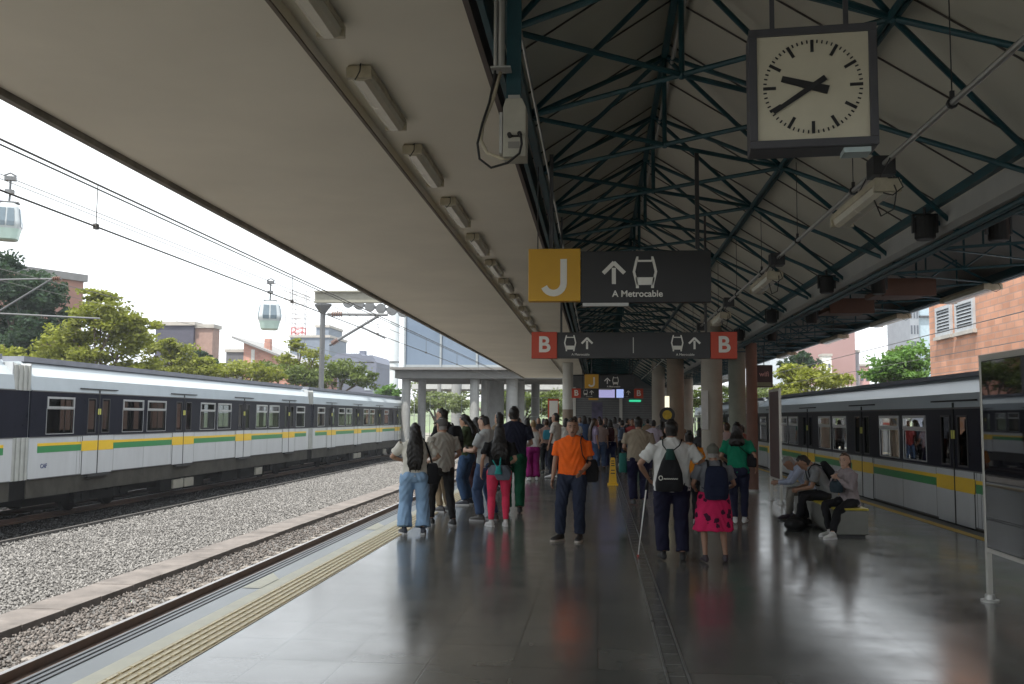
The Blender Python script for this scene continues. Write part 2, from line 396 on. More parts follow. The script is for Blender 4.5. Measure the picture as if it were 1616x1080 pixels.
# ------------------------------------------------------------------ steel roof
roof = thing('steel_roof', (0, 0, 0), 'pitched grey sheet roof carried by dark teal steel trusses', 'roof')
XL, XB, XR, XE = -.62, .66, 1.98, 3.45
ZL, ZA, ZE = 4.45, 5.35, 3.55
SP = 1.86
def Yl(i): return 6.2+SP*i
def Yb(i): return 7.13+SP*i
i0, i1 = -7, 28
sh = MB()
zz = lambda x: 5.46-.645*abs(x-XB)-.0
sh.loft([[(-.79, y, zz(-.79)), (XB, y, zz(XB)), (XB, y, zz(XB)+.05), (-.79, y, zz(-.79)+.05)] for y in (Y0, Y1)])
sh.build('roof_sheet', SHEET, roof)
sh = MB(); sh.loft([[(XB+.003, y, zz(XB)), (3.27, y, zz(3.27)), (3.27, y, zz(3.27)+.05), (XB+.003, y, zz(XB)+.05)] for y in (Y0, Y1)])
sh.build('roof_sheet', SHEET, roof)
se = MB()
y = -3.2
while y < Y1:
    for (xa, xb) in ((-.78, XB-.02), (XB+.02, 3.25)):
        se.rod((xa, y, zz(xa)-.008), (xb, y+.0, zz(xb)-.008), .008, 4)
    y += .93
se.build('sheet_seams', SEAM, roof)
# gutter trough between the two roofs
g = MB(); pr = [(3.275, 3.78), (3.29, 3.60), (3.36, 3.565), (3.60, 3.565), (3.68, 3.60), (3.70, 3.80), (3.68, 3.80), (3.66, 3.62), (3.6, 3.585), (3.37, 3.585), (3.31, 3.62), (3.295, 3.78)]
g.prism(pr, Y0, Y1); g.build('valley_gutter', mat('gutter_grey', (.46, .46, .44), .35, var=.08), roof)
# long members
lm = MB()
for (x, z, a, bb) in ((XL, ZL, .035, .05), (XB, ZA, .03, .03), (3.20, 3.80, .03, .04)): lm.box(x-a, x+a, Y0, Y1, z-bb, z+bb)
lm.box(XL-.13, XL-.09, Y0, Y1, ZL-.12, ZL+.16)
lm.build('edge_beam', STEEL, roof)
MB().tube([(XB+.08, Y0, ZA-.05), (XB+.08, Y1, ZA-.05)], .022, 8).build('ridge_conduit', GALV, roof)
MB().tube([(XR-.03, Y0, ZL), (XR-.03, Y1, ZL)], .025, 8).tube([(XR+.03, Y0, ZL+.02), (XR+.03, Y1, ZL+.02)], .025, 8).build('purlin', STEEL, roof)
MB().tube([(XE-.04, Y0, 3.53), (XE-.04, Y1, 3.53)], .028, 8).tube([(XE+.06, Y0, 3.52), (XE+.06, Y1, 3.52)], .028, 8).build('gutter_beam', STEEL, roof)
MB().tube([(XL+.1, Y0, ZL-.09), (XL+.1, Y1, ZL-.09)], .012, 6).build('cable_duct', GALV, roof)
for i in range(i0, i1):
    t = MB(); L0 = (XL, Yl(i), ZL); L1 = (XL, Yl(i+1), ZL); B = (XB, Yb(i), ZL); A = (XB, Yb(i), ZA); R0 = (XR, Yl(i), ZL); R1 = (XR, Yl(i+1), ZL); E = (XE, Yb(i), ZE)
    n_ = 6 if i > 12 else 8; q_ = .023
    t.rod(L0, B, q_, n_).rod(B, L1, q_, n_).rod(B, R0, q_, n_).rod(B, R1, q_, n_).rod(A, B, q_, n_)
    t.rod(L0, A, q_, n_).rod(L1, A, q_, n_).rod(A, R0, q_, n_).rod(A, R1, q_, n_).rod(R0, E, q_, n_).rod(R1, E, q_, n_)
    if i < 14:
        for p in (B, R0, L0, A): t.ell(p, .04, .04, .04, 8, 6)
    t.build('truss', STEEL, roof)
# second canopy, over the right platform edge
r2 = thing('side_roof', (0, 0, 0), 'lower sheet roof on dark trusses over the right platform edge', 'roof')
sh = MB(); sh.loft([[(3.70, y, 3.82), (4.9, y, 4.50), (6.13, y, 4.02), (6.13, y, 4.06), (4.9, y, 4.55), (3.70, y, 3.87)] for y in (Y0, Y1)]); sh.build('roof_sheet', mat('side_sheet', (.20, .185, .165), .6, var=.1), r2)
MB().box(6.12, 6.18, Y0, Y1, 3.86, 4.10).tube([(6.0, Y0, 3.86), (6.0, Y1, 3.86)], .03, 8).tube([(3.9, Y0, 3.72), (3.9, Y1, 3.72)], .03, 8).build('edge_beam', STEEL, r2)
for i in range(-6, 28):
    t = MB(); y = Yb(i); ya = y+SP/2
    a = (3.9, y, 3.72); b2 = (6.0, y, 3.86); ap = (4.9, y, 4.45); md = (4.9, y, 3.80)
    t.rod(a, b2, .018).rod(a, ap, .018).rod(ap, b2, .018).rod(md, ap, .015).rod((4.4, y, 3.76), (4.4, y, 4.15), .012).rod((5.5, y, 3.83), (5.5, y, 4.22), .012)
    t.rod(md, (4.4, y, 4.15), .012).rod(md, (5.5, y, 4.22), .012).rod(a, (4.9, ya, 3.8), .012).rod((4.9, ya, 3.8), (6.0, y+SP, 3.86), .012)
    t.build('truss', STEEL, r2)
BOARD = mat('ceiling_board_brown', (.12, .055, .035), .6, var=.15)
for k, (pa, pb) in enumerate((((1395, 452), (1462, 478)), ((1310, 482), (1400, 492)))):
    a = az(pa[0], pa[1], 3.74); bq = az(pb[0], pb[1], 3.74)
    MB().box(a.x, a.x+.75, a.y, a.y+.12, 3.60, 3.86).box(a.x, a.x+.75, a.y+.121, a.y+1.0, 3.66, 3.73).build('ceiling_board', BOARD, r2)

# ------------------------------------------------------------------ columns
COLM = mat('column_concrete', (.34, .31, .26), .75, var=.12, vs=1.4, bump=.12, bs=20)
COLW = mat('column_white_paint', (.60, .60, .56), .6, var=.06)
def column(x, y, r, top, lab, mt=COLM, band=None):
    o = thing('column', (x, y, 0), lab, 'column')
    MB().tube([(0, 0, 0), (0, 0, top)], r, 28).build('shaft', mt, o, smooth=False)
    MB().tube([(0, 0, .001), (0, 0, .06)], r+.02, 28).build('base_ring', GALV, o)
    if band: MB().tube([(0, 0, band), (0, 0, top-.01)], r+.004, 28).build('painted_band', COLW, o)
    return o
pA = ay(1123, 600, 22.3); column(pA.x, 22.3, .25, 4.4, 'thick round concrete column with a white notice, between the red signs and the train')
p_ = ay(1163, 600, 29); column(p_.x, 29, .26, 3.9, 'greenish grey round column just behind the orange painted post', mat('column_green_grey', (.20, .21, .17), .7))
p_ = ay(1186, 600, 22.9); column(p_.x, 22.9, .135, 3.6, 'slim rust orange painted steel column beside the narrow notice board', mat('column_orange', (.17, .085, .06), .6, var=.25, vs=1.5))
p_ = ay(896, 640, 44); column(p_.x, 44, .25, 4.38, 'round column painted white above and brown below, left of the far signs', mat('column_brown', (.24, .19, .14), .7), band=2.15)
p_ = ay(1039, 640, 40); column(p_.x, 40, .28, 4.4, 'round concrete column right of the far signs with a small lit notice')
p_ = ay(1066, 640, 33); column(p_.x, 33, .30, 4.4, 'broad brown grey column behind the man in the white shirt', mat('column_tan', (.26, .21, .16), .7))
p_ = ay(1085, 640, 47); column(p_.x, 47, .28, 4.4, 'pale far column seen between the tan column and the notice column')
n_ = MB().box(pA.x-.28, pA.x-.12, 22.02, 22.05, 1.5, 2.42)
tag(n_.build('notice', mat('notice_paper', (.62, .62, .60), .6, var=.08, vs=6)), 'tall white paper notice taped on the thick concrete column', 'notice')

# ------------------------------------------------------------------ lamps
def strip_lamp(label, a, b2, w=.09, group='strip lamps under the concrete canopy'):
    a = Vector(a); b2 = Vector(b2); c0 = (a+b2)/2; L = (b2-a).length/2
    o = thing('strip_lamp', c0, label, 'lamp', group)
    MB().box(-w, w, -L, L, -.0, .05).build('housing', CREAM, o, bevel=.008)
    MB().loft([[(-w*.9, y, -.001), (-w*.75, y, -.04), (-w*.35, y, -.062), (w*.35, y, -.062), (w*.75, y, -.04), (w*.9, y, -.001)] for y in (-L+.03, -L+.06, L-.06, L-.03)]).build('diffuser', DIFF, o)
    islands(MB().box(-w*1.05, w*1.05, -L-.012, -L+.03, -.05, .03).box(-w*1.05, w*1.05, L-.03, L+.012, -.05, .03), 'end_cap', CREAM, o)
    MB().tube([(0, -L+.02, .05), (.04, -L-.1, .02), (.05, -L-.16, -.06), (0, -L-.1, -.10), (-.03, -L, -.06)], .005, 5).build('lead', RUBBER, o)
    return o
ys = [4.4, 5.2, 7.2, 9.2, 11.35, 13.5, 15.7, 17.8, 20.0, 22.2]
nm = ['nearest', 'nearest', 'second', 'third', 'fourth', 'fifth', 'sixth', 'seventh', 'eighth', 'ninth']
for i, y in enumerate(ys):
    if i == 0: continue
    strip_lamp('cream strip lamp under the concrete canopy, %s from the camera along the groove' % nm[i], (-1.78, y-.64, 4.325), (-1.78, y+.64, 4.325))
for k in range(8):
    y = 24.4+k*2.1
    strip_lamp('small distant strip lamp under the concrete canopy, %s along the groove' % ('tenth', 'eleventh', 'twelfth', 'thirteenth', 'fourteenth', 'fifteenth', 'sixteenth', 'seventeenth and farthest')[k], (-1.82, y-.72, 4.325), (-1.82, y+.72, 4.325))
# pipe with hanging lamps
o = thing('conduit_pipe', (2.12, 0, 3.65), 'long grey conduit pipe hung on rods below the right roof slope', 'pipe')
MB().tube([(0, Y0, 0), (0, 45, 0)], .02, 8).build('pipe', GALV, o)
cl = MB(); rd = MB()
y = 5.6
while y < 40:
    rd.rod((0, y, 0), (0, y, zz(2.12)-3.67), .004, 4); cl.tube([(0, y-.012, 0), (0, y+.012, 0)], .034, 8).box(-.012, .012, y-.01, y+.01, .02, .075); y += 2.15
islands(rd, 'hanging_rod', DARK, o); islands(cl, 'pipe_clamp', DARK, o)
hl = ['nearest of the hanging lamps right of the clock', 'second hanging lamp along the conduit pipe', 'third hanging lamp just above the right red letter tile', 'fourth hanging lamp hidden beyond the red letter tile', 'fifth and farthest hanging lamp along the pipe']
for k in range(5):
    y = 7.03+k*4.05
    o = strip_lamp('cream box lamp, '+hl[k], (1.99, y-.6, 3.37), (1.99, y+.6, 3.37), .085, 'lamps hung from the conduit pipe')
    _m = MB(); _m.rod((0, -.3, .05), (.13, -.3, .3), .005, 4).rod((0, .3, .05), (.13, .3, .3), .005, 4).box(.05, .21, -.12, .06, .20, .34); islands(_m, 'mounting', DARK, o)
    MB().tube([(.05, -.55, .03), (.02, -.72, -.08), (0, -.72, -.2), (-.02, -.5, -.2), (-.03, -.38, -.05)], .005, 5).build('cable', RUBBER, o)
# fixtures at the outer edge of the side roof
for k, y in enumerate((15.4, 19.5, 24, 30)):
    o = strip_lamp('%s fluorescent box lamp under the outer edge of the side roof' % ('nearest', 'second', 'third', 'fourth')[k], (6.0, y-.9, 3.80), (6.0, y+.9, 3.80), .13, 'lamps along the side roof edge')
# loudspeakers
def speaker(x, y, lab):
    o = thing('loudspeaker', (x, y, 3.60), lab, 'loudspeaker', 'loudspeakers beside the valley gutter')
    MB().tube([(0, 0, -.11), (0, 0, -.10), (0, 0, .10), (0, 0, .12)], [.085, .095, .095, .07], 16).build('case', RUBBER, o)
    MB().tube([(0, 0, .12), (0, 0, .2)], .015, 6).box(-.12, -.1, -.02, .02, -.05, .13).box(.1, .12, -.02, .02, -.05, .13).box(-.12, .12, -.02, .02, .12, .135).build('bracket', DARK, o)
    MB().tube([(0, 0, -.112), (0, 0, -.118)], .08, 16).build('grille', DARK, o)
for k, y in enumerate((9.06, 12.89, 16.9, 20.7)):
    speaker(3.14, y, '%s black cylindrical loudspeaker on the left side of the gutter' % ('nearest', 'second', 'third', 'fourth')[k])
    speaker(3.86, y+.1, '%s black cylindrical loudspeaker on the right side of the gutter' % ('nearest', 'second', 'third', 'fourth')[k])

# ------------------------------------------------------------------ clock
ck = thing('station_clock', (1.165, 5.0, 3.555), 'square station clock with cream dial hanging from the roof', 'clock')
CLF = mat('clock_frame', (.075, .075, .085), .4, var=.1)
MB().box(-.335, .335, .003, .20, -.335, .335).build('case', CLF, ck, bevel=.006)
fr = MB()
for (a, b2, c2, d) in ((-.335, .335, .292, .335), (-.335, .335, -.335, -.292), (-.335, -.292, -.2915, .2915), (.292, .335, -.2915, .2915)): fr.box(a, b2, -.02, .001, c2, d)
fr.build('frame', CLF, ck, bevel=.003)
MB().box(-.2915, .2915, -.006, .002, -.2915, .2915).build('dial', mat('clock_dial', (.62, .58, .45), .5, var=.06, vs=4), ck)
tk = MB()
for k in range(60):
    a = 2*math.pi*k/60; ux = Vector((math.cos(a), 0, -math.sin(a))); uz = Vector((math.sin(a), 0, math.cos(a)))
    if k % 5 == 0: tk.obox(uz*.227-Vector((0, .0085, 0)), ux, Vector((0, 1, 0)), uz, .0085, .0018, .034)
    else: tk.obox(uz*.252-Vector((0, .0085, 0)), ux, Vector((0, 1, 0)), uz, .0036, .0018, .009)
tk.build('hour_marks', BLACK, ck)
def hand(name, ang, r0, r1, w0, w1, y):
    a = R(ang); ux = Vector((math.cos(a), 0, -math.sin(a))); uz = Vector((math.sin(a), 0, math.cos(a)))
    pts = [uz*r0-ux*w0, uz*r0+ux*w0, uz*r1+ux*w1, uz*r1-ux*w1]
    MB().loft([[p+Vector((0, y, 0)) for p in pts], [p+Vector((0, y-.004, 0)) for p in pts]]).build(name, BLACK, ck)
hand('hour_hand', 287, -.085, .170, .024, .017, -.011); hand('minute_hand', 236.5, -.08, .25, .016, .012, -.017)
ck.rotation_euler = (0, 0, R(-5))
MB().box(.16, .30, .02, .14, -.365, -.337).build('lamp', mat('clock_lamp', (.5, .6, .6), .3), ck)
hg = MB(); hg.box(-.21, -.185, .09, .115, .336, 1.35).box(.185, .21, .09, .115, .336, 1.2)
islands(hg, 'hanger', CLF, ck)

# ------------------------------------------------------------------ signs
def arrow(mb, x, z, s, y):
    w = .17*s
    mb.box(x-w*.5, x+w*.5, y-.004, y, z-s*.5, z+s*.2)
    for d in (-1, 1):
        p0 = Vector((x, y-.002, z+s*.5)); ux = Vector((d*.707, 0, -.707)); uz = Vector((d*.707, 0, .707))
        mb.obox(p0+ux*s*.31+Vector((0, -.0006*(d+2), 0))-Vector((0, 0, .08*s)), ux, Vector((0, 1, 0)), uz, s*.33, .0021, w*.5)
def gondola_icon(mb, x, z, s, y):
    def q(pts): mb.loft([[(x+a*s, y-.004, z+c*s) for a, c in pts], [(x+a*s, y, z+c*s) for a, c in pts]])
    for d in (-1, 1):
        q([(d*.26, .50), (d*.20, .50), (d*.20, .38), (d*.30, .38)] if d > 0 else [(d*.26, .50), (d*.30, .38), (d*.20, .38), (d*.20, .50)])
        q([(d*.22, .38), (d*.30, .38), (d*.38, .02), (d*.30, .02)]); q([(d*.30, .02), (d*.38, .02), (d*.28, -.42), (d*.20, -.42)])
        q([(d*.28, -.42), (d*.28, -.5), (d*.19, -.5), (d*.19, -.42)])
    mb.box(x-.22*s, x+.22*s, y-.0035, y, z+.33*s, z+.39*s)
    q([(-.30, -.16), (.30, -.16), (.25, -.40), (-.25, -.40)])
def jsign(x0, y, z1, w, h, lab, sc, top=4.5, hx=(.2, 1.0)):
    o = thing('hanging_sign', (x0, y, z1), lab, 'sign')
    t = h*.97
    MB().box(t, w, 0, .10, -h, -.02*h).build('sign_box', BLACK, o, bevel=.004)
    MB().box(-.012, t-.004, -.012, .112, -h*.97, .03*h).build('letter_tile', YEL, o, bevel=.004)
    # the letter as a hooked stroke
    j = MB(); cx, cz = t*.49, -h*.60
    pts = [(cx+.17*h, -h*.17), (cx+.17*h, cz-.02)]+[(cx-.02*h+.19*h*math.cos(a), cz-.03*h+.19*h*math.sin(a)) for a in [-(k*math.pi*.88)/9 for k in range(10)]]
    ro = []
    for k, (px, pz) in enumerate(pts):
        q0 = pts[max(k-1, 0)]; q1 = pts[min(k+1, len(pts)-1)]; d = Vector((q1[0]-q0[0], 0, q1[1]-q0[1])).normalized(); nn = Vector((-d.z, 0, d.x))*h*.062
        ro.append([Vector((px, -.018, pz))+nn, Vector((px, -.018, pz))-nn, Vector((px, -.0125, pz))-nn, Vector((px, -.0125, pz))+nn])
    j.loft(ro); j.build('letter', WHT, o)
    ic = MB(); arrow(ic, t+h*.62, -h*.43, h*.44, -.001); ic.build('arrow', WHT, o); ic = MB(); gondola_icon(ic, t+h*1.20, -h*.43, h*.60, -.001); ic.build('gondola_symbol', WHT, o)
    text('caption', 'A Metrocable', h*.17, (t+h*1.06, -.003, -h*.84), WHT, o, bold=h*.003)
    MB().box(t+.02, w*.55, .01, .09, -h-.035, -h-.001).build('light_trough', GALV, o)
    for x in hx:
        MB().box(x-.02*sc, x+.02*sc, .03, .07, .03*h, top-z1).build('hanger', DARK, o)
    return o
js = jsign(-.70, 9.4, 3.475, 1.85, .545, 'large black hanging sign with a yellow letter J tile, nearest the camera', 1, 4.5, (.22, 1.72))
MB().rod((.08, .05, .02), (.08, .05, .9), .006, 5).build('wire', DARK, js)
j2 = jsign(-.42, 31, 3.20, 1.65, .47, 'small distant black hanging sign with a yellow letter J tile', 1, 4.5, (.22, 1.5))
def bsign(x0, y, z1, w, h, lab, far=False):
    o = thing('hanging_sign', (x0, y, z1), lab, 'sign')
    MB().box(h*1.0, w-h*1.0, 0, .10, -h, 0).build('sign_box', BLACK, o, bevel=.003)
    for xx in (0, w-h): 
        MB().box(xx+.003, xx+h-.003, -.01, .11, -h-.004, .004).build('letter_tile', RED, o, bevel=.003)
        text('letter', 'B', h*.85, (xx+h*.5, -.013, -h*.5), WHT, o, bold=h*.022)
    for fn, xx, ss, nm_ in ((gondola_icon, h*1.5, .62, 'gondola_symbol'), (arrow, h*2.15, .46, 'arrow'), (gondola_icon, w-h*2.25, .62, 'gondola_symbol'), (arrow, w-h*1.6, .46, 'arrow')):
        ic = MB(); fn(ic, xx, -h*.42, h*ss, -.001); ic.build(nm_, WHT, o)
    for xx in (h*1.9, w-h*1.95): text('caption', 'A Metrocable', h*.125, (xx, -.003, -h*.86), WHT, o)
    if not far: MB().box(w*.5-.004, w*.5+.004, -.003, .0, -h*.8, -h*.2).build('divider', WHT, o)
    for x in (h*1.15, w-h*1.15): MB().box(x-.014, x+.014, .035, .065, .0, 4.45-z1).build('hanger', DARK, o)
    return o
bs = bsign(-.88, 12.2, 2.885, 2.70, .345, 'long black hanging sign with a red letter B tile at both ends, nearer one')
MB().box(.08, .14, .02, .08, -1.2, -.35)
b2s = bsign(-.95, 34, 2.83, 2.62, .34, 'small distant sign with red letter B tiles and two lit screens', True)
SCR = mat('screen_violet', (.05, .05, .08), .3, emit=(.50, .48, .85, .3)); SC2 = mat('screen_blue', (.05, .05, .08), .3, emit=(.40, .5, .9, .4))
MB().box(1.0, 1.58, -.01, -.001, -.33, -.03).build('screen', SCR, b2s); MB().box(1.64, 1.90, -.01, -.001, -.33, -.02).build('screen', SC2, b2s)
MB().box(.62, .98, -.004, .05, -.42, -.35).build('yellow_strip', YEL, b2s)
# wifi sign
p = ay(1206, 594, 23.3)
o = thing('small_sign', (p.x, 23.3, p.z), 'small dark hanging sign reading wifi beside the orange column', 'sign')
MB().box(-.21, .21, 0, .04, -.28, .28).build('panel', mat('sign_brown', (.05, .02, .02), .5), o, bevel=.01)
MB().box(-.17, .17, -.004, .0, -.25, -.15).build('stripe', mat('sign_olive', (.2, .2, .12), .5), o)
text('caption', 'wifi', .17, (0, -.004, .05), mat('sign_pink', (.55, .28, .26), .5), o, bold=.003)
MB().rod((0, .02, .28), (0, .02, .75), .012, 6).build('hanger', DARK, o)
# yellow advertisement on dark stand
p = ay(1053, 655, 31.5)
o = thing('advert_panel', (p.x, 31.5, p.z), 'dark rounded advert with a yellow centre on the tan column', 'advert')
MB().tube([(0, 0, 0), (0, .05, 0)], .26, 20).build('frame', DARK, o); MB().tube([(0, -.006, 0), (0, .0, 0)], .16, 16).build('picture', mat('advert_yellow', (.6, .42, .03), .5, var=.3, vs=8), o)
p = ay(1053, 630, 31.9)
tag(MB().box(p.x-.08, p.x+.07, 31.9, 31.94, p.z-.3, p.z+.1).build('notice', mat('lit_notice', (.7, .68, .5), .5, emit=(1, .95, .7, .5))), 'small pale lit notice on the tan column above the advert', 'notice')

# ------------------------------------------------------------------ power box with cables, top left of the roof
pb = ay(810, 203, 5.3)
o = thing('power_box', (pb.x, 5.3, pb.z), 'pale metal socket box hanging by the roof beam with looping cables', 'power box')
BOXM = mat('power_box_grey', (.40, .385, .32), .5, var=.12, vs=7)
k = .0
MB().loft([[(-.062, y, -.17), (.075, y, -.17), (.075, y, .13), (.05, y, .185), (-.045, y, .185), (-.062, y, .13)] for y in (0, .16)]).build('box', BOXM, o, bevel=.004)
MB().box(-.083, -.066, .0, .15, -.15, .10).build('side_plate', GALV, o)
MB().box(-.035, .035, .03, .09, .186, .215).build('top_clip', GALV, o)
MB().tube([(-.02, .0, -.045), (-.02, -.035, -.045)], .014, 8).tube([(.04, 0, -.04), (.04, -.035, -.04)], .014, 8).box(-.01, .03, -.012, -.001, -.052, -.044).build('plug', RUBBER, o)
MB().box(-.03, .04, -.004, -.001, -.12, -.08).build('socket', mat('socket_grey', (.22, .21, .19), .6), o)
MB().tube([(.04, -.035, -.04), (.05, -.06, -.06), (.055, -.05, -.11), (.04, -.03, -.16), (-.03, -.01, -.21), (-.13, 0, -.235), (-.2, 0, -.18), (-.215, .02, -.08), (-.19, .04, .05), (-.15, .05, .18), (-.12, .05, .34), (-.1, .06, .8)], .0075, 8).build('cable', RUBBER, o, smooth=True)
MB().tube([(.0, .05, -.165), (-.08, .05, -.165), (-.16, .05, -.13), (-.2, .06, -.05), (-.19, .06, .04), (-.13, .06, .2), (-.085, .06, .37)], .011, 8).build('conduit', CREAM, o, smooth=True)
MB().box(-.14, -.02, .0, .1, .375, .385).tube([(-.08, .05, .385), (-.08, .05, 1.3)], .02, 8).tube([(-.115, .05, .385), (-.115, .05, 1.3)], .012, 8).build('drop_pipe', GALV, o)
MB().box(-.06, .03, .17, .19, .12, 1.1).build('mounting_rail', STEEL, o)

# ------------------------------------------------------------------ notice boards
BGL = mat('board_glass', (.006, .006, .009), .03, var=0, spec=.3)
for l_ in list(BGL.node_tree.nodes['Principled BSDF'].inputs['Roughness'].links): BGL.node_tree.links.remove(l_)
BGL.node_tree.nodes['Principled BSDF'].inputs['Roughness'].default_value = .02
def board(x, y0, y1, lab, face):
    o = thing('notice_board', (x, y0, 0), lab, 'notice board', 'framed boards standing on the right of the platform')
    L = y1-y0
    FRB = mat('board_frame', (.50, .49, .45), .38, metal=.5, var=.08)
    for yy in (0, L):
        MB().box(-.025, .025, yy-.022, yy+.022, .01, 2.40).build('post', FRB, o, bevel=.004)
        MB().tube([(0, yy, 0), (0, yy, .02), (0, yy, .022), (0, yy, .07)], [.085, .085, .05, .045], 14).build('foot', GALV, o)
    islands(MB().box(-.024, .024, .023, L-.023, 2.34, 2.398).box(-.024, .024, .023, L-.023, .48, .52), 'rail', FRB, o)
    MB().box(-.015, .015, .024, L-.024, .521, 2.339).build('panel', face, o)
    MB().box(-.021, -.016, .03, L-.03, .53, 2.33).build('glass', BGL if face is BLACK else face, o)
    return o
board(3.80, 8.35, 9.5, 'large dark glazed notice board cut by the right edge of the picture', BLACK)
bb_ = board(3.76, 19.5, 20.6, 'narrow looking dark red notice board left of the seated men', mat('board_maroon', (.05, .02, .018), .5))
# ------------------------------------------------------------------ bench
o = thing('bench', (3.78, 14.3, 0), 'low stainless bench block with a thin yellow top, under the seated people', 'bench')
BEN = mat('bench_steel', (.20, .20, .18), .45, metal=.4, var=.12)
MB().box(-.24, .24, 0, 2.9, .04, .40).build('seat_block', BEN, o, bevel=.012)
MB().box(-.25, .25, -.01, 2.91, .402, .432).build('seat_top', mat('bench_yellow', (.45, .36, .03), .45), o, bevel=.006)
MB().box(-.20, .20, .04, 2.86, 0, .039).build('plinth', DARK, o)
# wet floor cone
p = az(967, 766, 0)
o = thing('warning_cone', (p.x, p.y, 0), 'slim yellow wet floor cone with dark lettering standing on the platform', 'warning cone')
CY = mat('cone_yellow', (.78, .46, .02), .45)
MB().loft([[(-w, -w, z), (w, -w, z), (w, w, z), (-w, w, z)] for w, z in ((.14, 0), (.14, .04), (.105, .06), (.055, .70), (.04, .72))]).build('cone', CY, o)
mk_ = MB()
for z in (.30, .38, .50, .56, .62):
    w = .105-.05*(z-.06)/.64
    mk_.box(-w*.65, w*.65, -w-.003, -w+.004, z, z+.025)
mk_.build('lettering', BLACK, o)

# ================================================================== TRAINS
def train(name, label, xs, dr, lv, cars, gsz, sdoors=(3.25, 8.8, 14.35, 19.9), L=22.9):
    """xs: x of the near side; dr: +1 when that side faces +x. lv: heights."""
    t = thing(name, (xs, cars[0], 0), label, 'train')
    X = lambda d: -dr*d
    Wd = 2.9
    zb, z0, z1, z2, zf, zr, zt = lv['skirt'], lv['bottom'], lv['band0'], lv['band1'], lv['fold'], lv['roof'], lv['top']
    H = z2-z1
    wt, ws, wb = z2-.11*H, z2-.37*H, z1+.06*H
    # window and door-window openings along the car
    wins = [(1.33, .66)]+[(d+q, .64) for d in sdoors[:-1] for q in (2.0, 3.55)]+[(21.6, .66)]
    holes = [(c-w+.02, c+w-.02) for c, w in wins]+[(d+s*.38-.20, d+s*.38+.20) for d in sdoors for s in (-1, 1)]
    holes.sort()
    def side(mb, d, th):
        mb.cur = 0; mb.box(*sorted((X(d), X(d+th))), 0, L, z0, z1)
        mb.cur = 1; mb.box(*sorted((X(d-.002), X(d+th-.003))), 0, L, wt-.02, z2); mb.box(*sorted((X(d-.002), X(d+th-.003))), 0, L, z1, wb+.02)
        prev = 0
        for a, b in holes+[(L, L)]:
            mb.box(*sorted((X(d-.002), X(d+th-.003))), prev, a, wb+.02, wt-.02); prev = b
    body = MB(); side(body, 0, .05)
    body2 = MB(); side(body2, Wd-.05, .05)
    body.v += []; k = len(body.v); body.v += body2.v; body.f += [[i+k for i in f] for f in body2.f]; body.m += body2.m
    # roof
    body.cur = 2
    pr = [(0, z2), (.05, zf), (.40, zr), (.42, zr), (Wd-.42, zr), (Wd-.40, zr), (Wd-.05, zf), (Wd, z2), (Wd-.06, z2+.001), (Wd-.12, zf-.04), (Wd-.45, zr-.05), (.45, zr-.05), (.12, zf-.04), (.06, z2+.001)]
    body.loft([[(X(a), y, b) for a, b in pr] for y in (0, L)])
    body.cur = 3; body.box(*sorted((X(.32), X(Wd-.32))), .1, L-.1, zr+.0, zt)
    body.cur = 0; body.box(*sorted((X(.06), X(Wd-.06))), 0, .05, z0, zr-.06).box(*sorted((X(.06), X(Wd-.06))), L-.05, L, z0, zr-.06)
    body.cur = 4; body.box(*sorted((X(.06), X(Wd-.06))), .06, L-.06, z0, z0+.12)
    me0 = None
    # stripe
    st = MB(); e = -.004
    hs = z1-(z1-z0)*.15; hm = z1-(z1-z0)*.22; hb = z1-(z1-z0)*.385
    prev = 0.35
    segs = []
    for d in sdoors: segs.append((prev, d-.86)); prev = d+.86
    segs.append((prev, L-.35))
    for a, b in segs:
        st.cur = 0; st.box(*sorted((X(e), X(.001))), a, b, hm, hs); st.cur = 1; st.box(*sorted((X(e), X(.001))), a, b, hb, hm)
    # skirt and underframe
    un = MB(); un.box(*sorted((X(.03), X(.12))), 0, L, zb, z0).box(*sorted((X(Wd-.12), X(Wd-.03))), 0, L, zb, z0)
    ub = MB(); ub.box(*sorted((X(.3), X(Wd-.3))), .3, L-.3, zb-.25, z0-.01)
    for q in (7.5, 9.4, 12.6, 14.5): ub.box(*sorted((X(.12), X(.6))), q, q+1.5, zb-.42, zb-.02)
    eb = MB()
    for q in (8.3, 9.15, 16): eb.box(*sorted((X(.05), X(.5))), q, q+.75, zb-.36, zb-.06)
    bgs = []
    for q in (3.9, 19.0):
        bg_ = MB(); bgs.append(bg_)
        bg_.box(*sorted((X(.15), X(.3))), q-1.5, q+1.5, -.72, -.45).box(*sorted((X(.31), X(2.4))), q-.5, q+.5, -.7, -.45)
        for yy in (-1.05, 1.05):
            for dd in (.55, 2.1): bg_.tube([(X(dd), q+yy, -.56), (X(dd+.13), q+yy, -.56)], .44, 20)
            bg_.tube([(X(.1), q+yy, -.56), (X(.5), q+yy, -.56)], .13, 10); bg_.tube([(X(.2), q+yy*.6, -.7), (X(.2), q+yy*.6, -.3)], .09, 8)
        bg_.tube([(X(.22), q-.25, -.5), (X(.22), q-.25, -.15)], .11, 8).tube([(X(.22), q+.25, -.5), (X(.22), q+.25, -.15)], .11, 8)
    it = MB()
    for d in sdoors:
        for s in (-1, 1):
            for dd in (.55, 2.3): it.tube([(X(dd), d+s*.75, z0+.1), (X(dd), d+s*.75, zr-.1)], .018, 6)
        it.tube([(X(1.45), d, z0+.1), (X(1.45), d, zr-.1)], .018, 6)
    for q in range(1, 5): pass
    seat = MB()
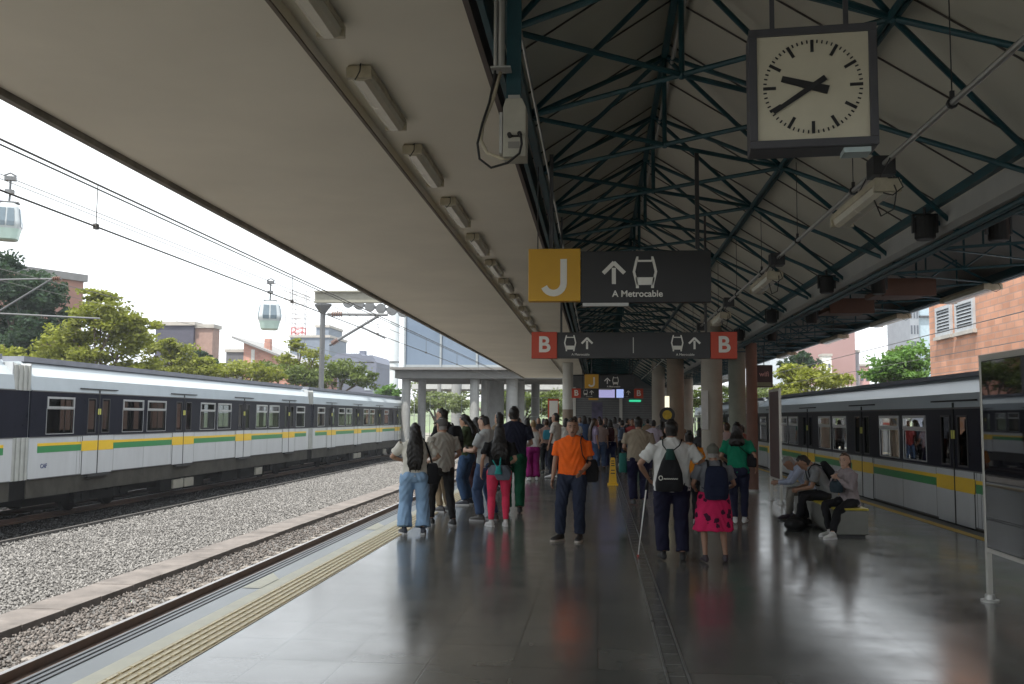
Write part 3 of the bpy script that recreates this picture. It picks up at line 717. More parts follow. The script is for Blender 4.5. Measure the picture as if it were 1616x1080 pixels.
    for a, b in ((.4, 2.2), (4.5, 7.6), (10.1, 13.1), (15.6, 18.7), (21, 22.5)):
        for dd in (.1, 2.35):
            seat.box(*sorted((X(dd), X(dd+.42))), a, b, z0+.35, z0+.5).box(*sorted((X(dd if dd < 1 else dd+.36), X((dd if dd < 1 else dd+.36)+.06))), a, b, z0+.5, z1+.12)
    sm = MB()
    for d in sdoors:
        for s in (-1, 1): sm.box(*sorted((X(-.003), X(.002))), d+s*.90-.004, d+s*.90+.004, z0, z1)
    for q in (2.2, 6.0, 11.6, 17.1, 20.9): sm.box(*sorted((X(-.003), X(.002))), q-.003, q+.003, z0, z1-.002)
    sm.box(*sorted((X(-.012), X(.0))), 0, L, z1-.012, z1+.012).box(*sorted((X(-.02), X(.01))), 0, L, z2-.01, z2+.02).box(*sorted((X(-.008), X(.03))), .05, L-.05, z0-.02, z0+.0)
    # window mesh
    def frame(mb, ya, yb, za, zb_, w, d0, d1):
        mb.box(*sorted((X(d0), X(d1))), ya, yb, za, za+w).box(*sorted((X(d0), X(d1))), ya, yb, zb_-w, zb_)
        mb.box(*sorted((X(d0), X(d1))), ya, ya+w, za+w, zb_-w).box(*sorted((X(d0), X(d1))), yb-w, yb, za+w, zb_-w)
    wm = MB(); wm.cur = 0; frame(wm, -.64, .64, ws, wt, .055, -.022, .01); wm.cur = 0; frame(wm, -.65, .65, wb-.005, ws-.003, .018, -.010, .01)
    wm.cur = 1; wm.poly([(X(.012), -.62, wb), (X(.012), .62, wb), (X(.012), .62, wt), (X(.012), -.62, wt)])
    # door mesh
    dm = MB(); ty0, ty1 = hb-.02, hs+.015
    zd = z2-.01
    for s in (-1, 1):
        a, b = sorted((s*.02, s*.80))
        dm.cur = 0; dm.box(*sorted((X(-.012), X(.002))), a, b, z0-.03, z1+.0)
        dm.cur = 1; a, b = sorted((s*.022, s*.85)); dm.box(*sorted((X(-.016), X(-.0125))), a, b, ty0, ty1)
        dm.cur = 2; a, b = sorted((s*.16, s*.60)); frame(dm, a, b, wb-.01, wt+.0, .03, -.014, .01)
        dm.cur = 4; dm.poly([(X(.012), a, wb), (X(.012), b, wb), (X(.012), b, wt), (X(.012), a, wt)])
        dm.cur = 5; a, b = sorted((s*.02, s*.07)); dm.box(*sorted((X(-.03), X(-.014))), a, b, z1+.5*H, z1+.64*H)
    dm.cur = 3; dm.box(*sorted((X(-.02), X(.002))), -.02, .02, z0-.06, z2+.10).box(*sorted((X(-.01), X(.03))), -.815, -.80, z0-.03, z1)
    dm.box(*sorted((X(-.10), X(.03))), -.62, .62, z0-.11, z0-.05).box(*sorted((X(-.03), X(.01))), -1.0, 1.0, z2+.12, z2+.145)
    protos = {}
    for ci, y0 in enumerate(cars):
        if ci == 0:
            cb = body.build('carriage', [TBODY, TBAND, TROOF, TGREY, UNDER], t)
            s_ = st.build('stripe', [TYEL, TGRN], cb); sm_ = sm.build('panel_seams', mat('seam_grey', (.10, .10, .10), .6), cb); u_ = un.build('skirt', TSKIRT, cb); v_ = ub.build('underframe', UNDER, cb)
            w_ = eb.build('equipment_box', mat('equip_box', (.24, .23, .19), .7, var=.15), cb); x_, x2_ = [g.build('bogie', UNDER, cb) for g in bgs]; i_ = islands(it, 'grab_pole', GALV, cb)
            q_ = seat.build('seats', mat('seat_green', (.06, .10, .08), .6), cb)
            fixed = [s_, sm_, u_, v_, w_, x_, x2_, *i_, q_]
            wo_ = wm.build('window', [TFRAME, GLASSD, DARK], cb); do_ = dm.build('door', [TBODY, TYEL, DARK, RUBBER, GLASSD, mat('door_button', (.55, .55, .12), .5)], cb)
            w_mesh, d_mesh = wo_.data, do_.data
            bpy.data.objects.remove(wo_); bpy.data.objects.remove(do_)
            cb0 = cb
        else:
            cb = cb0.copy(); S.collection.objects.link(cb); cb.parent = t; cb.location = (0, y0-cars[0], 0)
            for f_ in fixed: c_ = f_.copy(); S.collection.objects.link(c_); c_.parent = cb
        for c_, w in wins:
            if -2 < y0+c_ < 64: q = bpy.data.objects.new('window', w_mesh); S.collection.objects.link(q); q.parent = cb; q.location = (0, c_, 0)
            # the same panes on the far side
        for d in sdoors:
            if y0+d > -2: q = bpy.data.objects.new('door', d_mesh); S.collection.objects.link(q); q.parent = cb; q.location = (0, d, 0)
        if ci < len(cars)-1:
            ga, gb = L+.001, cars[ci+1]-y0-.001; g_ = MB()
            g_.cur = 0; n_f = 7
            for j in range(n_f):
                a = ga+(gb-ga)*j/n_f; g_.box(*sorted((X(.02+.03*(j % 2)), X(Wd-.05))), a, a+(gb-ga)/n_f-.002, z0-.02, z1-.0)
                g_.box(*sorted((X(.03+.03*(j % 2)), X(Wd-.05))), a, a+(gb-ga)/n_f-.002, z2, zr-.12)
            g_.cur = 1; g_.box(*sorted((X(.06), X(Wd-.1))), ga, gb, z1, z2); g_.cur = 2; g_.box(*sorted((X(.06), X(Wd-.1))), ga, gb, zb, z0-.021)
            g_.build('gangway_bellows', [BELLOW, TBAND, UNDER], cb)
    return t
lvL = dict(skirt=-.42, bottom=.08, band0=1.14, band1=2.34, fold=2.72, roof=3.10, top=3.24)
train('metro_train', 'white metro train with dark window band and yellow green stripe on the far left track', -14.5, 1, lvL, [-1.15, 22.43, 46.1], .8)
lvR = dict(skirt=-.35, bottom=.03, band0=.92, band1=1.96, fold=2.22, roof=2.52, top=2.60)
train('metro_train', 'white metro train standing in shade at the right platform edge', 6.12, -1, lvR, [-10.0, 13.3, 36.6], .4)

_t = [o for o in bpy.data.objects if o.name == 'metro_train'][0]
_c = [o for o in kids(_t) if abs(o.location.y-23.58) < .1][0]
text('maker_mark', 'CAF', .16, (.004, .66, .38), mat('mark_blue', (.03, .05, .16), .5), _c, rot=(R(90), 0, R(90)), bold=.004)
# people standing inside the right train are made with the other people below

# ================================================================== OVERHEAD WIRES
WIRE = mat('wire', (.11, .105, .10), .6, metal=.3)
def wire(lab, u, v, X, y0, y1, r=.012, sag=0, span=50, slope=0, extra=None):
    p = ax(u, v, X); w = MB(); pts = []
    n_ = 40
    for i in range(n_+1):
        y = y0+(y1-y0)*i/n_; f = ((y-y0) % span)/span
        pts.append((X, y, p.z+slope*(y-p.y)-sag*4*f*(1-f)))
    w.tube(pts, r*.75, 5)
    o = w.build('overhead_wire', WIRE); tag(o, lab, 'overhead wire'); return p.z
zm = wire('upper messenger wire over the near track, thick dark double line', 275, 348, -5.55, -8, 110, .016)
wire('lower messenger wire just under the upper one over the near track', 275, 354, -5.60, -8, 110, .013)
zc = wire('contact wire over the near track, lowest of the near wires', 275, 405, -5.55, -8, 110, .014)
y = 3.0; dp = MB(); k = 0
while y < 70:
    o = MB().rod((-5.55, y, zc), (-5.55, y, zm), .006, 4).box(-5.57, -5.53, y-.03, y+.03, zc-.03, zc+.03).build('dropper', WIRE)
    tag(o, 'thin vertical dropper between messenger and contact wire, %s from the left' % ('hidden one, first', 'second', 'third', 'fourth', 'fifth', 'sixth', 'seventh', 'eighth', 'ninth', 'tenth', 'eleventh', 'twelfth')[k], 'dropper', 'droppers of the near overhead line'); k += 1; y += 6.6
z1 = wire('contact wire above the far train roof', 222, 480, -16.1, 0, 110, .014)
wire('thin wire crossing low over the far train toward the trees', 300, 512, -16.1, 0, 110, .010)
wire('upper contact line beside the brick building on the right', 1430, 538, 7.7, -5, 90, .014)
wire('lower thin line beside the brick building on the right', 1400, 577, 7.7, -5, 90, .009)
MAST = mat('mast_grey', (.12, .125, .13), .55, metal=.3, var=.12); INS = mat('insulator_brown', (.12, .05, .03), .35)
# portal mast with beam
p0 = ay(510, 480, 56); x0 = p0.x
o = thing('catenary_mast', (x0, 56, -1.2), 'grey steel catenary mast with wide crossbeam and bracket arm behind the left train', 'mast')
ztop = p0.z+1.2
MB().tube([(0, 0, 0), (0, 0, ztop-.6), (0, 0, ztop-.1), (0, 0, ztop)], [.17, .17, .55, .55], 4).build('post', MAST, o)
pb0 = ay(497, 470, 56); xl = pb0.x-x0; zb_ = pb0.z+1.2
bm_ = MB(); bm_.box(xl, 13.5, -.22, .22, zb_+.32, zb_+.42).box(xl, 13.5, -.22, .22, zb_-.34, zb_-.24).box(xl, 13.5, -.04, .04, zb_-.24, zb_+.32)
bm_.build('crossbeam', mat('beam_cream', (.20, .195, .16), .6), o)
pa = ay(517, 496, 56); pb1 = ay(612, 497, 56); pc = ay(520, 545, 56); pd = ay(597, 499, 56); pe_ = ay(572, 517, 56); pf = ay(608, 534, 56)
off = Vector((x0, 56, -1.2))
MB().rod(pa-off, pb1-off, .09, 8).rod(pc-off, pd-off, .09, 8).rod(pe_-off, pf-off, .06, 6).build('bracket_arm', MAST, o)
ins = MB()
for q in range(5): ins.tube([pa-off+Vector((.3+.14*q, 0, 0)), pa-off+Vector((.36+.14*q, 0, 0))], .17, 10); ins.tube([pc-off+(pd-pc)*(.06+.025*q), pc-off+(pd-pc)*(.07+.025*q)], .17, 10)
ins.build('insulators', INS, o)
# cantilever arms of a nearer mast, reaching in from the left
pa = ay(-60, 443, 30); pb1 = ay(97, 440, 30); pc = ay(-60, 530, 30); pd = ay(86, 438, 30); pe_ = ay(-60, 494, 30); pf = ay(158, 503, 30)
off = Vector((pa.x-1.0, 30, -1.2))
o = thing('catenary_mast', off, 'bracket arms of a mast reaching in at the left edge above the train', 'mast')
MB().tube([(0, 0, 0), (0, 0, 9.5)], .13, 8).build('post', MAST, o)
MB().rod((0, 0, pa.z+1.2), pb1-off, .03, 8).rod((0, 0, pc.z+.6), pd-off, .035, 8).rod((0, 0, pe_.z+1.3), pf-off, .03, 8).build('bracket_arm', MAST, o)
ins = MB()
for q in range(4): ins.tube([pb1-off-Vector((.05+.07*q, 0, 0)), pb1-off-Vector((.08+.07*q, 0, 0))], .08, 8)
ins.build('insulators', INS, o)
# small bracket at the right
p = ax(1612, 483, 7.7)
o = thing('wire_bracket', (7.75, p.y, p.z), 'brown insulator bracket carrying the right wires at the picture edge', 'bracket')
b_ = MB()
for q in range(5): b_.tube([(.1+.06*q, 0, 0), (.13+.06*q, 0, 0)], .055, 8)
b_.rod((0, 0, 0), (2.6, 0, .1), .02, 6).rod((.1, 0, -.5), (2.6, 0, -.6), .02, 6); b_.build('insulators', INS, o)
MB().tube([(2.6, 0, -p.z-1.2), (2.6, 0, 1.5)], .1, 8).build('post', MAST, o)
# sheaves of the cable line above the beam
o = thing('cable_sheaves', ay(600, 484, 60), 'row of grey cable wheels above the bracket arm near the canopy edge', 'cable wheels')
for k in range(7):
    w_ = MB(); w_.tube([(-2.2+.75*k, -.08, .25-.13*k), (-2.2+.75*k, .08, .25-.13*k)], .34, 14); w_.build('wheel', MAST, o)
MB().obox((0, .2, -.1), (.985, 0, -.17), (0, 1, 0), (.17, 0, .985), 2.7, .06, .10).obox((0, .2, .55), (.985, 0, -.17), (0, 1, 0), (.17, 0, .985), 2.7, .04, .04).rod((-1.5, .2, .2), (-1.2, .2, .85), .05).rod((.2, .2, -.1), (.4, .2, .55), .05).rod((1.6, .2, -.3), (1.8, .2, .3), .05).build('support_rail', MAST, o)
# mast behind the left trees
p = ay(538, 570, 85)
o = thing('line_post', (p.x, 85, -1.5), 'dark slim post with side arm among the trees behind the train', 'post')
MB().box(-.14, .14, -.14, .14, 0, p.z+1.5).build('post', DARK, o); MB().box(0, 3.2, -.04, .04, p.z+1.3, p.z+1.42).build('arm', DARK, o)

# ================================================================== GONDOLAS
GW = mat('gondola_white', (.40, .44, .46), .3, var=.05, coat=.3); GG = mat('gondola_glass', (.10, .14, .17), .12, var=.1, coat=.5); GGR = mat('gondola_green', (.40, .52, .48), .4, var=.06)
def gondola(u, vgrip, vroof, vbot, Y, rz, lab, wpx):
    pg = ay(u, vgrip, Y); pr_ = ay(u, vroof, Y); pb_ = ay(u, vbot, Y); H = pr_.z-pb_.z; Wg = (ay(u+wpx/2, 500, Y)-ay(u-wpx/2, 500, Y)).length
    o = thing('gondola', (pb_.x, Y, pb_.z), lab, 'gondola', 'cable car gondolas in the sky', rz)
    w = Wg/2/1.05
    def ring(z, f, rr=.28):
        out = []
        for k in range(24):
            a = 2*math.pi*k/24; ca, sa = math.cos(a), math.sin(a); e = .45
            out.append((w*f*math.copysign(abs(ca)**e, ca), w*f*math.copysign(abs(sa)**e, sa), z))
        return out
    lev = [(0, .70), (.05, .76), (.22, .90), (.40, 1.0), (.62, .97), (.86, .84), (.95, .74), (1.0, .6)]
    MB().loft([ring(0*H, .60), ring(.03*H, .76), ring(.24*H, .88), ring(.30*H, .93)]).build('lower_shell', GGR, o)
    MB().loft([ring(.301*H, .93), ring(.42*H, 1.0), ring(.48*H, 1.0), ring(.88*H, .82), ring(.96*H, .72), ring(H, .5)]).build('cabin', GW, o)
    for k in range(4):
        a = k*math.pi/2; ux = Vector((math.cos(a), math.sin(a), 0)); uy = Vector((-math.sin(a), math.cos(a), 0)); g = MB()
        for s in (-1, 1):
            pts = []
            for z, f in ((.36, .965), (.48, 1.005), (.84, .85)):
                pts.append((z, f))
            ra = []
            for z, f in pts: ra.append([ux*(w*f+.03)+uy*(s*w*.06)+Vector((0, 0, z*H)), ux*(w*f+.03)+uy*(s*w*.60*f)+Vector((0, 0, z*H)), ux*(w*f-.04)+uy*(s*w*.60*f)+Vector((0, 0, z*H)), ux*(w*f-.04)+uy*(s*w*.06)+Vector((0, 0, z*H))])
            g.loft(ra)
        g.build('window', GG, o)
    hz = pg.z-pb_.z
    MB().tube([(0, .0, H), (0, .15, H+.35*(hz-H)), (0, .12, hz)], .06, 8).box(-.5, .5, -.3, .3, H+.02, H+.10).box(-.22, .22, -.1, .2, H+.42*(hz-H), H+.56*(hz-H)).build('hanger_arm', MAST, o)
    MB().box(-.28, .28, -.08, .25, hz-.10, hz+.12).tube([(-.3, .0, hz+.14), (0, .0, hz+.3), (.3, .0, hz+.14)], .05, 6).build('grip', MAST, o)
    return pg
g1 = gondola(11, 282, 322, 380, 46, R(25), 'pale gondola half cut by the left edge of the picture', 40)
g2 = gondola(425, 446, 476, 521, 68, R(20), 'white and pale green gondola hanging in the middle of the sky', 36)
d = (g2-g1); w = MB(); w.tube([g1-d*1.5+Vector((0, 0, .4)), g1+Vector((0, 0, .1)), g2+Vector((0, 0, .1)), g2+d*3], .028, 5); tag(w.build('cable', WIRE), 'haul cable carrying both gondolas', 'cable')
w = MB(); o_ = Vector((-4.5, 2, 1.6)); w.tube([g1-d*1.5+o_, g2+d*3+o_], .028, 5); tag(w.build('cable', WIRE), 'upper thin cable crossing the sky behind the messenger wires', 'cable')

# ================================================================== BUILDINGS
def wall_windows(o, cells, y, mt, fr=None, d=.12):
    for (x0, x1, z0, z1) in cells:
        MB().box(x0, x1, y-.03, y+.05, z0, z1).build('window', mt, o)
WG = mat('window_glass_dark', (.06, .07, .09), .15, var=.2)
def block(u0, u1, v0, Y, depth, mt, name, lab, cat='building', zb=-1.6, cells=None, roofm=None, rz=0):
    a = ay(u0, v0, Y); b = ay(u1, v0, Y)
    o = thing(name, (a.x, Y, zb), lab, cat, rz=rz)
    w_ = b.x-a.x; h = a.z-zb
    MB().box(0, w_, 0, depth, 0, h).build('wall', mt, o)
    MB().box(-.15, w_+.15, -.15, depth+.15, h+.001, h+.35).build('roof', roofm or CONC, o)
    if cells:
        nx, nz, zs = cells
        for i in range(nx):
            for j in range(nz):
                cx = w_*(i+.5)/nx; ww = w_/nx*.28
                MB().box(cx-ww, cx+ww, -.04, .06, h-1.2-zs*j-1.2, h-1.2-zs*j).build('window', WG, o)
    return o, w_, h
# left: tall brick block behind the dark tree
a = ay(132, 445, 62)
o = thing('brick_building', (a.x, 62, -1.6), 'plain tall brick building behind the dark tree at the left edge', 'building', rz=R(62))
MB().box(-26, 0, 0, 14, 0, a.z+1.6).build('wall', mat('brown_brick', (.27, .15, .12), .85, var=.14, vs=.8, bump=.2, bs=12), o); MB().box(-26.2, .2, -.2, 14, a.z+1.601, a.z+2.1).build('roof', mat('roof_grey', (.2, .2, .2), .8), o)
PURP = mat('slate_wall', (.06, .06, .085), .6, var=.15)
o, w_, h = block(246, 306, 514, 80, 1.5, PURP, 'office_building', 'dark slate office block with wide glazing behind the yellow green trees')
MB().box(w_*.42, w_*.97, -.05, .05, h-4.4, h-2.3).build('window', mat('window_blue', (.08, .10, .19), .2), o)
o, w_, h = block(306, 336, 518, 80.3, 1.5, mat('brick_pale', (.27, .18, .15), .85, var=.15), 'brick_tower', 'small pale brick block joined to the right of the slate office')
a = ay(385, 538, 100); b = ay(452, 565, 100)
o = thing('brick_house', (a.x, 100, -1.6), 'red brick house with a long sloping roof and small chimney', 'house')
MB().prism([(0, 0), (b.x-a.x+3, 0), (b.x-a.x+3, b.z+.3), (b.x-a.x, b.z+1.6), (0, a.z+1.6)], 0, 10).build('wall', REDB, o)
MB().loft([[(-1.2, -.6, a.z+1.85), (b.x-a.x+4, -.6, b.z-.1), (b.x-a.x+4, 10.5, b.z-.1), (-1.2, 10.5, a.z+1.85)], [(-1.2, -.6, a.z+2.1), (b.x-a.x+4, -.6, b.z+.15), (b.x-a.x+4, 10.5, b.z+.15), (-1.2, 10.5, a.z+2.1)]]).build('roof', mat('roof_grey', (.2, .2, .2), .8), o)
MB().box(2.0, 2.7, 1, 1.6, a.z+.2, a.z+1.9).build('chimney', REDB, o); MB().box(.9, 1.3, -.05, .05, 0, a.z+.6).build('downpipe', GALV, o)
block(357, 386, 556, 104, 8, mat('dark_shed', (.10, .10, .11), .8), 'shed', 'low dark shed left of the red brick house', 'shed')
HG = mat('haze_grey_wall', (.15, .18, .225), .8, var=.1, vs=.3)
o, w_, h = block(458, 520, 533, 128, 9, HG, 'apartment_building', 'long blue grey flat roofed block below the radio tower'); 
for zz_ in (3.0, 5.5): MB().box(w_*.02, w_*.98, -.05, .05, h-zz_-.9, h-zz_).build('window', mat('window_pale', (.35, .4, .45), .4), o)
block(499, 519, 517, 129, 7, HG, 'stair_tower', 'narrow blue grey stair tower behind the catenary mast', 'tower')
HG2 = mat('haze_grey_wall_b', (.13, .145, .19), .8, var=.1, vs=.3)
a = ay(505, 575, 112); b = ay(594, 575, 112); w_ = b.x-a.x
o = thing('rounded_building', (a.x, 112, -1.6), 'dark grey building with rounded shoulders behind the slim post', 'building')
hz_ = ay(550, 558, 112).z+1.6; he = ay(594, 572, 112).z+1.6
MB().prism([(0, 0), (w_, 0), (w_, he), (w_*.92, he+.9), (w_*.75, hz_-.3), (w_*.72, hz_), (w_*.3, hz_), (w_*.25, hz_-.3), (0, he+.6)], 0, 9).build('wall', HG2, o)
MB().box(w_*.80, w_*.93, -.05, .05, he-3.5, he-1.3).build('window', mat('window_pale', (.35, .4, .45), .4), o)
MB().box(w_*.62, w_*.72, 2, 3, hz_, hz_+.5).build('roof_box', HG2, o)
# radio tower
a = ay(471, 533, 140); b = ay(471, 458, 140)
o = thing('radio_tower', (a.x, 140, -1.6), 'red and white lattice radio tower with antennas', 'radio tower')
lt = [MB(), MB()]; hh = b.z+1.6; TR = mat('tower_red', (.5, .10, .09), .6); TW = mat('tower_white', (.55, .55, .56), .6)
hb_ = a.z+1.6-3
for k in range(14):
    za = hb_+(hh-hb_)*k/14; zb2 = hb_+(hh-hb_)*(k+1)/14; mbk = lt[0] if k < 6 else lt[1]
    q = .85
    cs = [(-q, -q), (q, -q), (q, q), (-q, q)]
    for i in range(4):
        c0, c1 = cs[i], cs[(i+1) % 4]
        mbk.rod((*c0, za), (*c0, zb2), .09, 4).rod((*c0, za), (*c1, zb2), .05, 4).rod((*c0, zb2), (*c1, zb2), .05, 4)
for cs_ in [(-.85, -.85), (.85, -.85), (.85, .85), (-.85, .85)]: lt[0].rod((*cs_, 0), (*cs_, hb_), .1, 4)
lt[0].build('lower_mast', TR, o); lt[1].build('upper_mast', TW, o)
an = MB()
for x in (-1.9, -1.2, 1.1, 1.8): 
    for z in (-1.2, -4.5): an.box(x-.15, x+.15, -1.3, -1.0, hh+z-1.1, hh+z+.9).rod((x, -1.1, hh+z), (0, 0, hh+z), .05, 4)
an.rod((0, 0, hh-1), (0, 0, hh+1), .08, 5); an.build('antennas', TW, o)
# tall pale pylon and the metrocable station at the end of the canopy
a = ay(617, 480, 95); b = ay(631, 480, 95)
PAL = mat('pylon_white', (.52, .56, .58), .6, var=.05)
o = thing('cable_pylon', ((a.x+b.x)/2, 95, -1.6), 'tall pale round pylon left of the glass station hall', 'pylon')
MB().tube([(0, 0, 0), (0, 0, a.z+8)], (b.x-a.x)/2, 24).build('shaft', PAL, o)
MB().tube([(0, 0, 9), (0, 0, 9.12)], (b.x-a.x)/2+.06, 24).tube([(0, 0, 3), (0, 0, 3.12)], (b.x-a.x)/2+.06, 24).build('joint_ring', MAST, o)
YS = 66
a = ay(634, 588, YS); b = ay(836, 588, YS); zt_ = ay(634, 580, YS).z; zb2 = ay(634, 597, YS).z
o = thing('station_hall', (a.x, YS, 0), 'blue glass metrocable station hall on a concrete slab over the tracks', 'station hall')
wS = 24
MB().box(-.5, wS, 0, 12, zb2, zt_-.18).build('slab', mat('slab_concrete', (.13, .13, .125), .8, var=.12), o); MB().box(-.8, wS, -.4, 12, zt_-.179, zt_).build('slab_edge', mat('slab_edge', (.16, .155, .15), .8), o)
GLH = mat('hall_glass', (.13, .175, .24), .22, var=.06, vs=.4, spec=.6)
MB().box(0, wS, 1, 11, zt_+.001, zt_+7).build('glass_wall', GLH, o)
f_ = MB()
for i in range(10): f_.box(i*2.7-.07, i*2.7+.07, .85, .998, zt_, zt_+7)
f_.box(0, wS, .9, .997, zt_+.002, zt_+.25); f_.build('mullions', mat('mullion_pale', (.26, .29, .31), .5), o)
COLS = mat('round_column_grey', (.25, .255, .25), .75, var=.1)
for k, (u, r, Y) in enumerate(((641, .33, 66.8), (666, .30, 68.5), (749, .34, 66.8), (765, .28, 69), (783, .62, 71), (808, .42, 67.2), (822, .3, 70), (845, .35, 76), (693, .2, 88), (720, .5, 92))):
    p = ay(u, 620, Y)
    o = thing('round_column', (p.x, Y, -1.5), 'grey round column under the station hall slab, %s from the left' % ('first', 'second', 'fourth', 'fifth', 'broad sixth', 'seventh', 'eighth', 'ninth', 'far thin one third', 'far broad one third')[k], 'column')
    MB().tube([(0, 0, 0), (0, 0, (zb2 if Y < 80 else 7)+1.49)], r, 20).build('shaft', COLS, o)
    MB().tube([(0, 0, 0), (0, 0, .4)], r+.08, 20).build('footing', COLS, o)
# far viaduct
a = ay(650, 606, 92); b_2 = ay(650, 614, 92)
tag(MB().box(a.x, a.x+60, 92, 99, b_2.z, a.z).build('viaduct', mat('viaduct_grey', (.40, .41, .40), .8)), 'pale concrete viaduct deck crossing behind the round columns', 'viaduct')
fe = MB(); z0_ = ay(650, 655, 74).z
for i in range(26): fe.box(a.x+i*1.3-.02, a.x+i*1.3+.02, 74, 74.04, -1.2, 3.4)
for z in (.2, 1.8, 3.35): fe.box(a.x, a.x+33, 74.0, 74.03, z, z+.04)
tag(fe.build('mesh_fence', mat('fence_grey', (.35, .38, .38), .5, metal=.4)), 'tall light post and rail fence behind the round columns', 'fence')
# end of the platform: dark shutter front
o = thing('end_building', (-1.7, 56, 0), 'grey shuttered station building closing the far end of the platform', 'building')
SHUT = mat('shutter_grey', (.12, .125, .13), .55, var=.12)
MB().box(0, 7.2, 0, .3, 0, 4.3).build('wall', SHUT, o)
s_ = MB(); z = .1
while z < 3.5: s_.box(.15, 6.9, -.03, -.001, z, z+.09); z += .14
s_.build('shutter_slats', mat('shutter_slat', (.17, .175, .18), .5), o)
for x in (.3, 3.1, 5.2, 5.75): MB().box(x-.09, x+.09, -.12, -.04, 0, 3.6).build('door_post', COLW, o)
MB().box(1.35, 2.0, -.06, -.035, 1.5, 2.7).build('poster', mat('poster_violet', (.10, .09, .16), .5, var=.4, vs=3), o)
MB().box(3.6, 4.3, -.07, -.035, 2.74, 2.86).build('exit_light', mat('exit_green', (.02, .25, .12), .5, emit=(.05, .8, .4, .35)), o)
MB().box(0, 4.2, .31, .5, 4.2, 5.5).build('upper_wall', mat('upper_dark', (.05, .055, .06), .7), o)
p = ay(873, 648, 48)
o = thing('info_panel', (p.x, 48, p.z), 'small white poster in a red frame left of the white and brown column', 'poster')
MB().box(-.28, .28, 0, .05, -.6, .6).build('frame', RED, o); MB().box(-.2, .24, -.01, -.001, -.5, .5).build('picture', WHT, o); MB().box(-.03, .03, .01, .04, -p.z, -.6).build('post', DARK, o)

# right: brick building with louvres
XB_ = 14.0
c0 = ax(1468, 560, XB_); ctop = 13.0
o = thing('brick_building', (XB_, 0, -1.6), 'orange brick building with two louvred vents above the right train', 'building')
MB().box(0, 12, 4, c0.y, 0, ctop).build('wall', BRICK, o)
MB().box(-.12, 0, 4, c0.y+.1, ctop-.3, ctop+.2).build('cornice', CONC, o)
for (ua, ub, va, vb) in ((1480, 1503, 487, 533), (1511, 1539, 478, 526)):
    qa = ax(ua, vb, XB_); qb = ax(ub, va, XB_); qc = ax(ub, vb, XB_)
    y0, y1 = sorted((qa.y, qb.y)); z0 = qa.z+1.6; z1 = ax(ua, va, XB_).z+1.6
    fm = MB(); w = .14
    fm.box(-.10, -.001, y0, y1, z0, z0+w).box(-.10, -.001, y0, y1, z1-w, z1).box(-.10, -.001, y0, y0+w, z0+w, z1-w).box(-.10, -.001, y1-w, y1, z0+w, z1-w)
    f_ = fm.build('vent', mat('vent_white', (.36, .38, .40), .5), o); lo = MB(); z = z0+w+.03
    while z < z1-w-.03: lo.loft([[(-.02, y, z+.10), (-.08, y, z), (-.075, y, z), (-.015, y, z+.10)] for y in (y0+w, y1-w)]); z += .13
    lo.build('louvre', mat('louvre_grey', (.25, .27, .29), .5), f_)
    MB().box(-.012, -.001, y0+w, y1-w, z0+w, z1-w).build('back', DARK, f_)
    MB().box(-.16, -.001, y0-.1, y1+.1, z0-.14, z0-.002).build('sill', CONC, f_)
PINK = mat('pink_brick', (.29, .175, .165), .85, var=.07, vs=.2)
def bk(u0, u1, v0, Y, mt, lab, cells=None, depth=10, name='apartment_building'): return block(u0, u1, v0, Y, depth, mt, name, lab, cells=cells)
bk(1276, 1348, 478, 150, PINK, 'tall pink brick block with blank upper wall seen right of centre')
o, w_, h = bk(1346, 1356, 556, 152, mat('grey_haze_block', (.26, .25, .27), .8), 'narrow grey side block right of the pink brick block')
bk(1356, 1372, 578, 156, mat('rose_block', (.45, .25, .24), .8), 'low rose coloured block above the tree tops', (2, 2, 2))
bk(1215, 1240, 560, 120, mat('white_block', (.40, .44, .48), .8), 'pale blue white block left of the yellow green tree')
bk(1433, 1447, 400, 130, mat('tower_grey_stripe', (.22, .24, .27), .6, var=.15, vs=.6), 'grey striped tower beside the orange brick building', (3, 16, 2.2))
o, w_, h = bk(1447, 1475, 400, 131, mat('tower_blue_glass', (.33, .42, .48), .25), 'pale blue glass tower touching the orange brick building')
for z in (h-9, h-19, h-22): MB().box(0, w_, -.4, -.03, z, z+.25).build('balcony', DARK, o)
o, w_, h = bk(1298, 1312, 562, 147, WHT, 'small white balcony block in front of the pink brick wall', (2, 2, 2), depth=2)

# ================================================================== FAR HILLS
hm_ = MB(); NXH, NYH = 60, 8; gx = []
for j in range(NYH):
    ro = []
    for i in range(NXH):
        x = -260+520*i/(NXH-1); y = 190+60*j
        prof = 17+5*math.sin(x*.021+1)+3*math.sin(x*.06+2)+1.2*math.sin(x*.19)
        if x < -48: prof *= max(.25, 1+(x+48)/60)
        if x > 30: prof *= max(.35, 1-(x-30)/60)
        ro.append((x, y, -2+(prof+2)*(j/(NYH-1))**.6+rnd.uniform(-.5, .5)))
    gx.append(ro)
hm_.loft([r_+[(p_[0], p_[1], -4) for p_ in r_[::-1]] for r_ in gx])
struct('hills', hm_, mat('hill_green', (.10, .135, .06), .9, var=.35, vs=.12))

